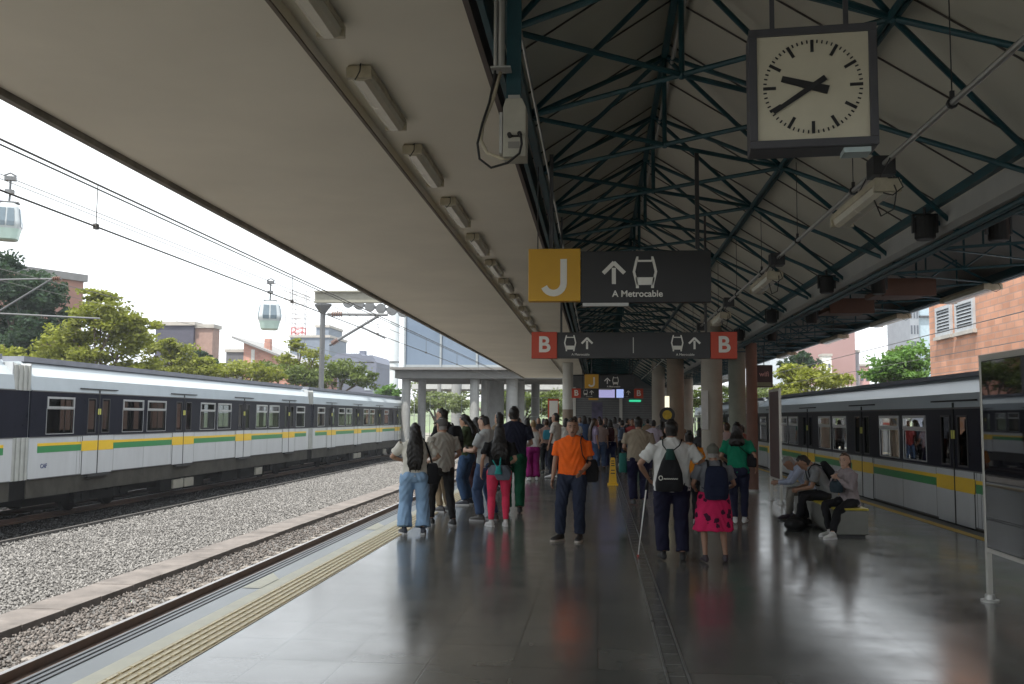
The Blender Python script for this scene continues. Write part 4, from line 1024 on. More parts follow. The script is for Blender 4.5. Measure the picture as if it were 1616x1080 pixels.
# ================================================================== TREES
def leafmat(name, c, isl=.45):
    m_ = mat(name, c, .65, var=.35, vs=.55, island=isl, spec=.25)
    n, b = nodes_of(m_)
    b.inputs['Subsurface Weight'].default_value = 0
    tr = n.nodes.new('ShaderNodeBsdfTranslucent'); tr.inputs[0].default_value = (c[0]*1.6, c[1]*1.7, c[2]*.9, 1); ms = n.nodes.new('ShaderNodeMixShader'); ms.inputs[0].default_value = .35
    out = [q for q in n.nodes if q.type == 'OUTPUT_MATERIAL'][0]
    n.links.new(b.outputs[0], ms.inputs[1]); n.links.new(tr.outputs[0], ms.inputs[2]); n.links.new(ms.outputs[0], out.inputs[0])
    return m_
LYG = leafmat('leaf_yellow_green', (.165, .18, .035)); LG = leafmat('leaf_green', (.10, .13, .04)); LD = leafmat('leaf_dark', (.03, .055, .034)); LP = leafmat('leaf_pale', (.14, .17, .08)); LB = leafmat('leaf_bright', (.09, .17, .045))
BARK = mat('bark', (.12, .09, .07), .9, var=.3, bump=.3)
def tree(lab, base, Y, blobs, mt, dens=1.0, ls=.17, trunk=True, zb=-1.5, name='tree', group=None):
    """blobs: (u, v, ru, rv) crown clumps measured at distance Y; depth of each clump varies."""
    seed = random.Random(hash(lab) % 9999 if False else sum(ord(q) for q in lab)); rs = np.random.RandomState(seed.randint(0, 99999))
    pb_ = ay(base, 640, Y); org = Vector((pb_.x, Y, zb))
    o = thing(name, org, lab, 'tree', group)
    C = []; k = Y/FPX*1.04
    for (u, v, ru, rv) in blobs:
        yy = Y+seed.uniform(-.5, .5)*ru*k; p = ay(u, v, yy)
        C.append((p-org, ru*k, rv*k))
    tm = MB(); th = min(c_[0].z-c_[2]*.3 for c_ in C); tr_ = max(.10, .018*Y/6)
    top = Vector((sum(c_[0].x for c_ in C)/len(C)*.4, 0, max(th*.7, 1.5)))
    tm.tube([(0, 0, 0), (top.x*.4, 0, top.z*.5), top], [tr_*1.5, tr_*1.1, tr_*.85], 10)
    for c_, ru, rv in C:
        mid = top.lerp(c_, .5)+Vector((seed.uniform(-.3, .3), seed.uniform(-.3, .3), .2))
        tm.tube([top*.96, mid, c_], [tr_*.55, tr_*.32, tr_*.12], 6)
        for q in range(3):
            e = c_+Vector((seed.uniform(-1, 1)*ru*.8, seed.uniform(-1, 1)*ru*.8, seed.uniform(-.3, .9)*rv)); tm.tube([mid, (mid+e)/2+Vector((0, 0, .1)), e], [tr_*.22, tr_*.15, tr_*.05], 5)
    tm.build('trunk', BARK, o)
    P = []
    for c_, ru, rv in C:
        # sub-clumps give an uneven outline
        ns_ = 16
        for s_i in range(ns_):
            d = rs.randn(3); d /= np.linalg.norm(d); d *= .35+.6*rs.rand()
            sc_ = np.array([c_.x, c_.y, c_.z])+d*np.array([ru, ru, rv]); rr = (.30+.34*rs.rand())*np.array([ru, ru, rv*.8])
            n_ = int(1.15*dens*max(60, 26*ru*rv/(ls*ls)*.55/ns_*2.1))
            q = rs.randn(n_, 3); q /= np.linalg.norm(q, axis=1)[:, None]; q *= (rs.rand(n_, 1)**.6)
            P.append(sc_+q*rr)
    P = np.concatenate(P); n_ = len(P)
    a = rs.randn(n_, 3); a[:, 2] *= .6; a /= np.linalg.norm(a, axis=1)[:, None]; b = np.cross(a, rs.randn(n_, 3)); b /= np.linalg.norm(b, axis=1)[:, None]
    s = ls*.8*(.6+.8*rs.rand(n_, 1))
    vv = np.stack([P-a*s*.9, P+b*s*.45, P+a*s*.9, P-b*s*.45], 1)
    me = bpy.data.meshes.new('crown'); me.vertices.add(n_*4); me.vertices.foreach_set('co', vv.reshape(-1))
    me.loops.add(n_*4); me.loops.foreach_set('vertex_index', np.arange(n_*4)); me.polygons.add(n_); me.polygons.foreach_set('loop_start', np.arange(0, n_*4, 4)); me.update(); me.validate()
    me.materials.append(mt); cw = bpy.data.objects.new('crown', me); S.collection.objects.link(cw); cw.parent = o
    return o
tree('big dark green tree in front of the brick building at the left edge', 30, 46, [(14, 432, 46, 30), (52, 444, 34, 28), (84, 466, 30, 32), (15, 500, 45, 45), (60, 530, 45, 40), (95, 505, 22, 30), (20, 570, 50, 35), (40, 470, 50, 40)], LD, 1.4, .16)
tree('large yellow green tree above the first carriage of the left train', 165, 42, [(160, 465, 30, 13), (150, 500, 42, 26), (110, 530, 42, 30), (190, 535, 50, 38), (225, 520, 30, 26), (135, 570, 60, 26), (215, 575, 45, 24), (90, 555, 40, 34), (175, 500, 45, 36)], LYG, 1.0, .15)
tree('small bright tree peeking over the train at the left edge', 5, 40, [(5, 560, 26, 20), (28, 570, 22, 14)], LYG, 1.0, .15)
tree('loose tree with reddish yellow leaves in front of the slate office', 275, 50, [(255, 552, 26, 20), (290, 564, 30, 22), (322, 576, 26, 20), (240, 585, 30, 20), (300, 592, 40, 20), (270, 545, 18, 14), (335, 590, 28, 18)], LYG, .85, .16)
tree('dark thin tree beside the pale brick block', 325, 60, [(322, 562, 14, 10), (335, 575, 12, 9)], LD, .6, .16)
tree('low yellow green tree below the red brick house', 370, 56, [(345, 582, 34, 20), (385, 585, 34, 18), (418, 590, 30, 18)], LYG, .85, .17)
tree('sparse open tree rising in front of the radio tower', 468, 60, [(470, 545, 18, 10), (490, 560, 24, 12), (452, 568, 18, 11), (478, 580, 28, 15)], LYG, .5, .16)
tree('mid green tree below the sparse open tree', 455, 58, [(435, 585, 34, 18), (470, 592, 30, 17), (495, 597, 26, 15)], LG, .8, .17)
tree('bushy green tree left of the slim dark post', 535, 62, [(512, 584, 28, 18), (545, 582, 32, 20), (568, 600, 28, 16), (500, 602, 28, 14)], LG, .9, .17)
tree('pale bright bush just left of the pylon foot', 610, 74, [(608, 616, 18, 10), (625, 622, 14, 9)], LB, .8, .18)
tree('pale green tree seen between the round columns', 690, 84, [(685, 632, 34, 16), (720, 638, 30, 18), (660, 640, 20, 16)], LP, .9, .22)
tree('green tree behind the far fence, right of the broad column', 815, 86, [(800, 640, 26, 22), (830, 636, 26, 20), (860, 642, 26, 18), (885, 640, 22, 22)], LG, .9, .22)
tree('hazy tall tree behind the far viaduct', 760, 105, [(700, 615, 50, 22), (770, 612, 50, 24), (840, 618, 50, 20)], LP, .9, .3)
tree('bright green rounded tree in front of the orange brick building', 1425, 46, [(1415, 575, 36, 20), (1445, 568, 30, 24), (1395, 592, 26, 14), (1440, 596, 34, 16)], LB, 1.0, .16)
tree('thin crowned tree rising left of the pale blue tower', 1420, 60, [(1420, 556, 16, 10), (1438, 566, 10, 8)], LG, .6, .15)
tree('pale yellow green tree in front of the pink brick block', 1290, 52, [(1255, 592, 28, 18), (1290, 598, 34, 18), (1320, 602, 24, 18), (1250, 615, 30, 14)], LYG, .8, .17)
tree('blue green tree behind the pale yellow one', 1265, 66, [(1262, 566, 18, 14), (1280, 574, 16, 10), (1240, 580, 16, 14)], LD, .7, .18)
tree('green mass of trees beyond the right train seen past the columns', 1060, 80, [(1060, 640, 60, 18), (1130, 630, 60, 20), (1190, 628, 50, 20)], LG, .7, .25)

# ================================================================== PEOPLE
def remesh(mb, vox, smooth=4, fac=.6, disp=None):
    me = bpy.data.meshes.new('t'); me.from_pydata(mb.v, [], mb.f)
    bm = bmesh.new(); bm.from_mesh(me); bmesh.ops.recalc_face_normals(bm, faces=bm.faces); bm.to_mesh(me); bm.free()
    o = bpy.data.objects.new('t', me); S.collection.objects.link(o)
    r = o.modifiers.new('r', 'REMESH'); r.mode = 'VOXEL'; r.voxel_size = vox
    if smooth: q = o.modifiers.new('s', 'SMOOTH'); q.factor = fac; q.iterations = smooth
    dg = bpy.context.evaluated_depsgraph_get(); me2 = bpy.data.meshes.new_from_object(o.evaluated_get(dg))
    bpy.data.objects.remove(o); bpy.data.meshes.remove(me)
    if disp:
        n = len(me2.vertices); co = np.empty(n*3); me2.vertices.foreach_get('co', co); co = co.reshape(-1, 3); nn = np.empty(n*3); me2.vertices.foreach_get('normal', nn); nn = nn.reshape(-1, 3)
        co += nn*disp(co)[:, None]; me2.vertices.foreach_set('co', co.reshape(-1))
    me2.polygons.foreach_set('use_smooth', [True]*len(me2.polygons)); me2.update()
    return me2
def mesh_obj(name, me, mt, parent):
    me.name = name; me.materials.clear(); me.materials.append(mt)
    o = bpy.data.objects.new(name, me); S.collection.objects.link(o); o.parent = parent; return o
def IK(a, b, l1, l2, pole):
    a = Vector(a); b = Vector(b); d = b-a; L = min(d.length, (l1+l2)*.998); d.normalize(); b = a+d*L
    x = (l1*l1-l2*l2+L*L)/(2*L); h = math.sqrt(max(l1*l1-x*x, 1e-6)); p = Vector(pole); p = (p-d*p.dot(d)).normalized()
    return a+d*x+p*h, b
def oval(c, ux, uy, a, b, n=18, e=1.0):
    out = []
    for k in range(n):
        t = 2*math.pi*k/n; ca, sa = math.cos(t), math.sin(t)
        out.append(Vector(c)+Vector(ux)*a*math.copysign(abs(ca)**e, ca)+Vector(uy)*b*math.copysign(abs(sa)**e, sa))
    return out
SK = {'a': (.40, .235, .155), 'b': (.30, .165, .105), 'c': (.46, .29, .21)}
def skin(k): return mat('skin_'+k, SK[k], .55, var=.06, vs=9)
def cloth(name, c, pattern=None): return mat('cloth_'+name, c, .85, var=.13, vs=5, bump=.5, bs=9, spec=.2)
HAIRM = {'black': (.012, .010, .009), 'brown': (.045, .025, .015), 'grey': (.25, .24, .23), 'blond': (.22, .15, .07)}
def hairm(k): return mat('hair_'+k, HAIRM[k], .45, var=.35, vs=12, bump=.7, bs=30, stretch=(1, 1, .12), spec=.4)
def fold(amp, s=1.0):
    def f(co):
        x, y, z = co.T
        return amp*(np.sin(z*38*s+6*np.sin(x*17+y*9))*.5+np.sin(x*40+z*13+y*23)*.35+np.sin(z*19-y*31+x*11)*.4)
    return f
HEADR = [(-.116, .018, .078, .048), (-.104, .034, .088, .015), (-.078, .050, .092, -.030), (-.045, .061, .094, -.066), (-.01, .070, .091, -.088), (.03, .073, .091, -.098), (.065, .069, .082, -.092), (.092, .053, .058, -.068), (.108, .03, .03, -.04), (.114, .01, .005, -.015)]
class P: pass
FR = {}
def person(label, pos, heading, H, sk='a', w=1.0, hair=('short', 'black'), top=('tee', 'white', (.6, .6, .57)), bottom=('jeans', 'navy', (.02, .025, .05)), shoe=(.02, .02, .02),
           sole=None, feet=((-.10, .0), (.10, .0)), hands=None, lean=0, head=(0, 0), pel=(0, 0, .93), female=False, fdir=(8, -8), knees=None, cap=None, belly=0, group=None, det=None, elbow=None, face=False, twist=0, lift=(0, 0)):
    x, y = pos[0], pos[1]; w = w*1.10
    s = H/1.7
    det = det if det is not None else (0 if y < 20.5 else (1 if y < 30 else 2))
    vb = (.0085, .014, .021)[det]; vc = (.012, .017, .025)[det]
    o = thing('person', (x, y, 0), label, 'person', group, R(heading))
    if det == 2: group = group
    pel = Vector(pel); M = Matrix.Rotation(-R(lean), 3, 'X') @ Matrix.Rotation(R(twist), 3, 'Z')
    def T(p): return pel+M @ (Vector(p)-Vector((0, 0, .93)))
    def TD(p): return M @ Vector(p)
    hw = .172*w if female else .190*w
    hip = .172*w if female else .160*w; wa = .130*w if female else .145*w; ch = .150*w if female else .172*w
    nb = Vector((0, -.012, 1.475)); HM = M @ Matrix.Rotation(R(head[0]), 3, 'Z') @ Matrix.Rotation(-R(head[1]), 3, 'X')
    hc = T(nb)+HM @ Vector((0, .028, .112))
    def Hd(p): return hc+HM @ (Vector(p)*1.07)
    # joints
    sh_ = [T((-hw+.02, -.01, 1.385)), T((hw-.02, -.01, 1.385))]
    if hands is None: hands = ((-.25, .05, .84), (.25, .05, .84))
    arms = []
    for k in (0, 1):
        sg = (-1, 1)[k]; tg = Vector(hands[k]); pole = elbow[k] if elbow and elbow[k] else (sg*.45, -.8, -.35)
        el, wr = IK(sh_[k], tg, .285, .25, pole); arms.append((sh_[k], el, wr))
    legs = []
    for k in (0, 1):
        sg = (-1, 1)[k]; fx, fy = feet[k][:2]; fz = lift[k]
        hp = pel+Vector((sg*.088*w, 0, -.02)); kn, an = IK(hp, (fx, fy-.02, .085+fz), .43, .42, knees[k] if knees and knees[k] else (sg*.06, 1, .1)); legs.append((hp, kn, an))
    # ---- body
    b = MB()
    secs = [(.82, hip*.72, .085), (.90, hip*.88, .098), (1.0, wa*.95, .088), (1.10, wa*.93, .088), (1.22, ch*.93, .10), (1.32, ch*.95, .098), (1.40, hw*.80, .075), (1.445, .085, .06), (1.475, .056, .056)]
    b.loft([oval(T((0, 0, z)), TD((1, 0, 0)), TD((0, 1, 0)), a, d) for z, a, d in secs])
    b.loft([oval(T((0, -.01, 1.42)), TD((1, 0, 0)), TD((0, 1, 0)), .062, .060, 12), oval(T(nb), TD((1, 0, 0)), TD((0, 1, 0)), .054, .056, 12), oval(Hd((0, -.02, -.05)), HM @ Vector((1, 0, 0)), HM @ Vector((0, 1, 0)), .052, .058, 12)])
    rings = []
    for z, a, f, r in HEADR:
        rg = []
        for k in range(20):
            t = 2*math.pi*k/20; ca, sa = math.cos(t), math.sin(t); m_ = (f+r)/2; hf = (f-r)/2
            yy = m_+hf*sa
            if sa > .55 and abs(z-.015) < .03: yy -= .006*(1 if abs(ca) > .25 else 0)   # eye sockets
            rg.append(Hd((a*ca*(1 if sa < .3 else .96), yy, z)))
        rings.append(rg)
    b.loft(rings)
    b.loft([oval(Hd((0, .086+q, z)), HM @ Vector((1, 0, 0)), HM @ Vector((0, 1, 0)), a, .014, 8) for z, q, a in ((-.042, .004, .016), (-.035, .012, .017), (-.015, .006, .012), (.01, .0, .008))])
    b.loft([oval(Hd((0, .086, z)), HM @ Vector((1, 0, 0)), HM @ Vector((0, 1, 0)), a, .012, 8) for z, a in ((-.076, .018), (-.068, .024), (-.06, .018))])
    for sg in (-1, 1): b.ell(Hd((sg*.074, -.005, -.012)), .012, .022, .032, 8, 6, HM.to_4x4())
    for k in (0, 1):
        a0, el, wr = arms[k]; sg = (-1, 1)[k]; q = .9 if female else 1.0
        b.tube([a0, a0.lerp(el, .4), el, el.lerp(wr, .3), wr], [.050*q*w**.5, .046*q, .037*q, .038*q, .026*q], 10)
        # hand
        d = (wr-el).normalized(); inw = TD((-sg, .25, 0)); inw = (inw-d*inw.dot(d)).normalized(); ac = d.cross(inw)
        pm = wr+d*.085
        b.loft([oval(wr-d*.01, ac, inw, .024, .019, 10), oval(wr+d*.03, ac, inw, .036, .017, 10), oval(pm, ac, inw, .040, .014, 10), oval(pm+d*.012, ac, inw, .036, .009, 10)])
        if det == 0:
            for j, ln in enumerate((.062, .072, .067, .052)):
                st = pm+ac*(.0295-.0197*j); c1 = st+(d*.92+inw*.25).normalized()*ln*.5; c2 = c1+(d*.6+inw*.75).normalized()*ln*.5
                b.tube([st-d*.02, st, c1, c2], [.0092, .0095, .0088, .0074], 6)
            sgn = 1 if ac.dot(TD((0, 1, 0))) > 0 else -1
            st = wr+d*.03+ac*.028*sgn; b.tube([st, st+(d*.7+ac*.6*sgn+inw*.2).normalized()*.035, st+(d*.95+ac*.3*sgn+inw*.4).normalized()*.068], [.0125, .0105, .0085], 6)
        else:
            b.loft([oval(pm, ac, inw, .036, .013, 8), oval(pm+d*.04+inw*.01, ac, inw, .034, .011, 8), oval(pm+d*.07+inw*.035, ac, inw, .026, .008, 8)])
    for k in (0, 1):
        hp, kn, an = legs[k]
        b.tube([hp, hp.lerp(kn, .4), kn, kn.lerp(an, .3), kn.lerp(an, .7), an], [.080*w, .068*w, .050, .052, .038, .034], 10)
    sc = lambda mb: setattr(mb, 'v', [tuple(Vector(p)*s) for p in mb.v])
    sc(b); mesh_obj('body', remesh(b, vb, 3, .5), skin(sk), o)
    # ---- shoes
    for k in (0, 1):
        hp, kn, an = legs[k]; fa = R(fdir[k]); f = Vector((-math.sin(fa), math.cos(fa), 0)); r_ = Vector((f.y, -f.x, 0)); c0 = Vector((an.x, an.y, lift[k]))
        m_ = MB()
        def rr(t, hw_, h): 
            c = c0+f*t; return [c+r_*hw_*ca+Vector((0, 0, .012+h*.5+h*.5*sa)) for ca, sa in [(math.cos(2*math.pi*j/12), math.sin(2*math.pi*j/12)) for j in range(12)]]
        m_.loft([rr(-.075, .022, .05), rr(-.06, .036, .085), rr(-.02, .040, .10), rr(.05, .043, .075), (rr(.12, .046, .055)), rr(.165, .038, .045), rr(.19, .018, .03)])
        m_.loft([oval((an.x, an.y, .03+lift[k]), (1, 0, 0), (0, 1, 0), .04, .04, 10), oval((an.x, an.y, .115+lift[k]), (1, 0, 0), (0, 1, 0), .040, .042, 10)])
        sc(m_); so_ = mesh_obj('shoe', remesh(m_, vb*1.1, 2, .5), mat('shoe_%.2f_%.2f' % (shoe[0], shoe[2]), shoe, .6, var=.1), o)
        if sole:
            m_ = MB(); m_.loft([[c0+f*t+r_*w2+Vector((0, 0, z)) for t, w2 in ((-.08, -.03), (-.08, .03), (.05, .048), (.16, .042), (.195, .015), (.195, -.015), (.16, -.042), (.05, -.048))] for z in (.0, .026)])
            sc(m_); m_.build('sole', mat('sole_%.2f' % sole[0], sole, .6), so_)
    # ---- bottoms
    kind, cn, cc = bottom[:3]; cm = cloth(cn, cc); m_ = MB(); ga = (.105 if female else .085)
    if pel.z > .8 or kind != 'skirt':
        m_.loft([oval(T((0, -.005, z)) if z > .93 else pel+Vector((0, -.005, z-.93)), (1, 0, 0), (0, 1, 0), a, d) for z, a, d in ((.80, hip*.80, .10), (.86, hip*1.0, .122), (.93, hip*1.03, .122), (1.0, wa*1.08+.008, .105), (1.03, wa*1.03+.008, .100))])
        if pel.z > .8:
            for sg in (-1, 1): m_.ell(pel+Vector((sg*.075*w, -.065, -.045)), .082*w, .078, .095)
    if kind == 'skirt':
        rings = []
        zc_ = (1.02, .95, .86, .70, .55, cc2 if (cc2 := bottom[3] if len(bottom) > 3 else .42) else .42)
        for i_, z in enumerate(zc_):
            a = hip*(1.0+.075*i_); rg = []
            for k in range(36):
                t = 2*math.pi*k/36; q = 1+.035*i_/3*math.sin(t*7); rg.append(Vector((a*q*math.cos(t), .135*(1+.10*i_)*q*math.sin(t)-.01, z)))
            rings.append(rg)
        m_.loft(rings)
    else:
        for k in (0, 1):
            hp, kn, an = legs[k]
            rads = {'jeans': (.106, .096, .078, .076, .070, .068), 'slim': (.102, .088, .066, .064, .054, .050), 'leggings': (.100, .088, .060, .062, .047, .042), 'wide': (.106, .100, .090, .090, .098, .108), 'shorts': (.100, .095, .085)}[kind]
            if kind == 'shorts': m_.tube([hp, hp.lerp(kn, .4), hp.lerp(kn, .95)], [r*w for r in rads], 14)
            else:
                e = kn.lerp(an, .93); e.z = max(e.z, .05+lift[k])
                m_.tube([hp, hp.lerp(kn, .4), kn, kn.lerp(an, .35), kn.lerp(an, .7), e], [r*w**.7 for r in rads], 14)
    sc(m_); nm_ = {'skirt': 'skirt', 'shorts': 'shorts', 'leggings': 'leggings'}.get(kind, 'trousers')
    mesh_obj(nm_, remesh(m_, vc, 4, .5, fold(.007 if kind not in ('leggings',) else .001)), cm, o)
    # ---- top
    kind, cn, cc = top[:3]; cm = cloth(cn, cc); m_ = MB(); hem = top[3] if len(top) > 3 else .85
    lo = .012 if female else .02
    secs = [(hem, hip*1.04+lo, .128+belly*.5), (.95, (hip*.55+wa*.5)+lo+belly*.3, .122+belly), (1.05, wa+.012+lo+belly*.3, .116+belly), (1.15, wa*1.02+.012+lo, .118+belly*.6), (1.25, ch+.018, .128), (1.34, ch+.016, .124), (1.405, hw*.93, .098), (1.445, hw*.62, .078), (1.478, .072, .070)]
    if kind == 'tank': secs = secs[:6]+[(1.39, hw*.70, .09)]
    if hem > .93: secs = [q for q in secs if q[0] >= hem]
    m_.loft([oval(T((0, 0, z)), TD((1, 0, 0)), TD((0, 1, 0)), a, d, 20, .9) for z, a, d in secs])
    if female: 
        for sg in (-1, 1): m_.ell(T((sg*.07, .085, 1.255)), .062, .05, .058)
    for k in (0, 1):
        a0, el, wr = arms[k]
        if kind == 'tee': m_.tube([a0+TD((0, 0, .005)), a0.lerp(el, .35), a0.lerp(el, .72)], [.068*w**.5, .067*w**.5, .070*w**.5], 12)
        elif kind == 'long': m_.tube([a0+TD((0, 0, .005)), a0.lerp(el, .4), el, el.lerp(wr, .4), el.lerp(wr, .93)], [.068, .062, .052, .049, .040], 12)
        elif kind == 'half': m_.tube([a0+TD((0, 0, .005)), a0.lerp(el, .4), el], [.068, .064, .060], 12)
    if kind == 'polo' or top[1] == 'shirt_white' : m_.loft([oval(T((0, -.008, 1.44)), TD((1, 0, 0)), TD((0, 1, 0)), .078, .078, 14), oval(T((0, -.01, 1.50)), TD((1, 0, 0)), TD((0, 1, 0)), .066, .068, 14)])
    sc(m_); mesh_obj('shirt', remesh(m_, vc, 4, .5, fold(.007)), cm, o)
    # ---- hair
    hk, hcol = hair[:2]; m_ = MB()
    def caprings(sc_, zlo_back, zfront, puff=0):
        out = []
        for z in (zlo_back, -.07, -.045, -.02, .01, .035, .06, .085, .103, .117, .126):
            # interpolate head profile
            zz2 = min(max(z, -.115), .112)
            for (za, aa, fa_, ra), (zb3, ab, fb, rb) in zip(HEADR[:-1], HEADR[1:]):
                if za <= zz2 <= zb3: t = (zz2-za)/(zb3-za); a = aa+(ab-aa)*t; f = fa_+(fb-fa_)*t; r = ra+(rb-ra)*t; break
            if z > .11: a, f, r = .03, .03, -.045
            if z < -.04: a, f, r = .064, .08, -.072
            rg = []
            for k in range(24):
                t = 2*math.pi*k/24; ca, sa = math.cos(t), math.sin(t); m2 = (f+r)/2; hf = (f-r)/2
                e = 1+sc_+puff
                if sa > -.05 and z < zfront*min(1, max(sa+.35, 0)*1.3): e = .80
                rg.append(Hd((a*e*ca, m2-.004+hf*e*sa, z)))
            out.append(rg)
        return out
    if hk != 'bald': m_.loft(caprings(.13 if hk != 'buzz' else .07, -.075 if hk != 'buzz' else -.05, .078))
    HX = HM @ Vector((1, 0, 0)); HY = HM @ Vector((0, 1, 0))
    if hk == 'long':
        L = hair[2] if len(hair) > 2 else .5; tb = TD((0, 0, -1))
        base = Hd((0, -.03, .0)); e1 = Hd((0, -.085, -.08)); e2 = T((0, -.15, 1.36)); 
        rg = [oval(Hd((0, -.02, .07)), HX, HY, .085, .09), oval(Hd((0, -.035, .0)), HX, HY, .094, .085), oval(e1, HX, HY, .10, .06)]
        for t, a, d in ((.2, .125, .045), (.45, .135, .042), (.7, .12, .036), (.9, .10, .028), (1.0, .07, .015)): rg.append(oval(T((0, -.135-.02*math.sin(t*3), 1.47-L*t)), TD((1, 0, 0)), TD((0, 1, 0)), a, d))
        m_.loft(rg)
        hr = random.Random(len(label)*7+3)
        for k in range(16):
            sx = hr.uniform(-.115, .115); zt0 = 1.47-L*hr.uniform(.25, .6); zb0 = 1.47-L*hr.uniform(.9, 1.09)
            m_.tube([T((sx*.9, -.15, zt0)), T((sx*1.12+hr.uniform(-.012, .012), -.172, (zt0+zb0)/2)), T((sx*.85+hr.uniform(-.02, .02), -.150, zb0))], [.016, .019, .006], 6)
    if hk == 'pony':
        m_.tube([Hd((0, -.10, .04)), Hd((0, -.15, .03)), Hd((0, -.165, -.06)), Hd((0, -.15, -.19))], [.03, .036, .034, .012], 10)
    if hk == 'bun': m_.ell(Hd((0, -.10, .085)), .045, .045, .042)
    if hk == 'bob': m_.loft([oval(Hd((0, -.02, .06)), HX, HY, .086, .09), oval(Hd((0, -.03, -.02)), HX, HY, .098, .082), oval(Hd((0, -.045, -.11)), HX, HY, .10, .065), oval(Hd((0, -.05, -.15)), HX, HY, .085, .045)])
    if m_.v:
        sc(m_); mesh_obj('hair', remesh(m_, vb, 2, .5, fold(.005 if hk in ('long', 'bob') else .003, 2)), hairm(hcol), o)
    if cap:
        m_ = MB(); m_.loft(caprings(.20, .0, .055)[3:]); 
        if len(cap) > 4: pass
        m_.loft([[Hd((x_*.075, .07+y_*.11, .050+z_)) for x_, y_ in ((-1, 0), (-.7, .7), (0, 1), (.7, .7), (1, 0), (.5, -.3), (-.5, -.3))] for z_ in (0, .012)])
        sc(m_); mesh_obj('cap', remesh(m_, vb, 1, .4), cloth(cap[0], cap[1]), o)
    if face:
        e_ = MB()
        for sg in (-1, 1): e_.ell(Hd((sg*.031, .083, .014)), .011, .006, .005, 8, 6, HM.to_4x4())
        sc(e_); e_.build('eyes', mat('eye_dark', (.02, .015, .012), .3), o)
        e_ = MB()
        for sg in (-1, 1): e_.tube([Hd((sg*.014, .092, .033)), Hd((sg*.032, .092, .038)), Hd((sg*.05, .082, .031))], .0042, 6)
        if not female: e_.tube([Hd((-.022, .094, -.058)), Hd((0, .1, -.052)), Hd((.022, .094, -.058))], .004, 6)
        sc(e_); e_.build('eyebrows', hairm('black'), o)
        e_ = MB(); e_.tube([Hd((-.022, .088, -.068)), Hd((0, .096, -.066)), Hd((.022, .088, -.068))], [.003, .006, .003], 8); sc(e_); e_.build('lips', mat('lips', (.30, .11, .09), .5), o)
    f = P(); f.o = o; f.T = T; f.TD = TD; f.s = s; f.loc = (x, y, 0); f.rz = R(heading); f.H = Hd; f.arms = arms; f.sc = sc; f.vb = vb; f.hw = hw; f.pel = pel
    return f
def attach(f, mbs, name, lab, cat, group=None):
    """a worn or held thing: stays a top-level thing of its own at the wearer's place"""
    o = thing(name, f.loc, lab, cat, group, f.rz)
    for nm_, mb, mt, rm in mbs:
        f.sc(mb)
        if rm: mesh_obj(nm_, remesh(mb, rm, 2, .5, fold(.002)), mt, o)
        else: mb.build(nm_, mt, o, smooth=True)
    return o
def straps(f, w=.012, r=.02, y0=-.15, zt=1.42, zb=1.05, th=.004):
    m = MB(); 
    for sg in (-1, 1):
        x = sg*.095
        m.tube([f.T((x, y0, 1.36)), f.T((x, -.085, 1.455)), f.T((x, 0, 1.475)), f.T((x, .095, 1.43)), f.T((x*1.25, .142, 1.3)), f.T((x*1.5, .11, 1.16)), f.T((x*1.75, -.02, 1.08)), f.T((x*1.3, y0, 1.05))], r, 6, flat=.45)
    return m
def backpack(f, lab, col, w=.15, h=.23, d=.085, zc=1.2, mt=None):
    m = MB(); rings = []
    for z, k in ((-1, .80), (-.92, .95), (-.5, 1.04), (.1, 1.0), (.6, .93), (.9, .78), (1, .55)):
        rings.append(oval(f.T((0, -.135-d, zc+h*z)), f.TD((1, 0, 0)), f.TD((0, 1, 0)), w*k, d*(.85 if z > .5 else 1.05)*k, 20, .6))
    m.loft(rings); p = MB()
    p.loft([oval(f.T((0, -.135-1.75*d, zc+h*z)), f.TD((1, 0, 0)), f.TD((0, 1, 0)), w*.78*k, d*.4*k, 16, .6) for z, k in ((-.85, .8), (-.75, 1), (-.2, 1), (-.1, .8))])
    c = mt or cloth('bag_%.2f_%.2f' % (col[0], col[2]), col)
    return attach(f, [('sack', m, c, .011), ('pocket', p, c, .011), ('straps', straps(f), cloth('strap', (.012, .012, .013)), 0)], 'backpack', lab, 'backpack')
def sidebag(f, lab, col, c, sx, sz, sy=.05, strap=None, cat='bag'):
    m = MB(); rg = []
    for z, k in ((-1, .75), (-.85, 1), (0, 1.05), (.7, .9), (1, .7)): rg.append(oval(f.T((c[0], c[1], c[2]+sz*z)), f.TD((1, 0, 0)), f.TD((0, 1, 0)), sx*k, sy*k, 16, .65))
    m.loft(rg); st = MB()
    st.tube([f.T(p) for p in (strap or [(c[0], c[1], c[2]+sz*.8), (.13, -.1, 1.40), (.12, 0, 1.475), (.12, .11, 1.38), (c[0], c[1]+.05, c[2]+sz*.8)])], .017, 6, flat=.4)
    cm = cloth('bag_%.2f_%.2f' % (col[0], col[2]), col)
    return attach(f, [('sack', m, cm, .011), ('strap', st, cm, 0)], 'shoulder_bag', lab, cat)
def phone(f, k, lab):
    wr = f.arms[k][2]; el = f.arms[k][1]; d = (wr-el).normalized(); c = wr+d*.10+f.TD((0, 0, .03)); m = MB()
    m.obox(c, f.TD((1, 0, 0)), f.TD((0, .8, .6)), f.TD((0, -.6, .8)), .036, .072, .005)
    return attach(f, [('case', m, DARK, 0)], 'phone', lab, 'phone')
def hgt(u, vt, y): return ay(u, vt, y).z
NAVY = (.016, .018, .038)
def at(u, v): p = az(u, v, 0); return (p.x, p.y)
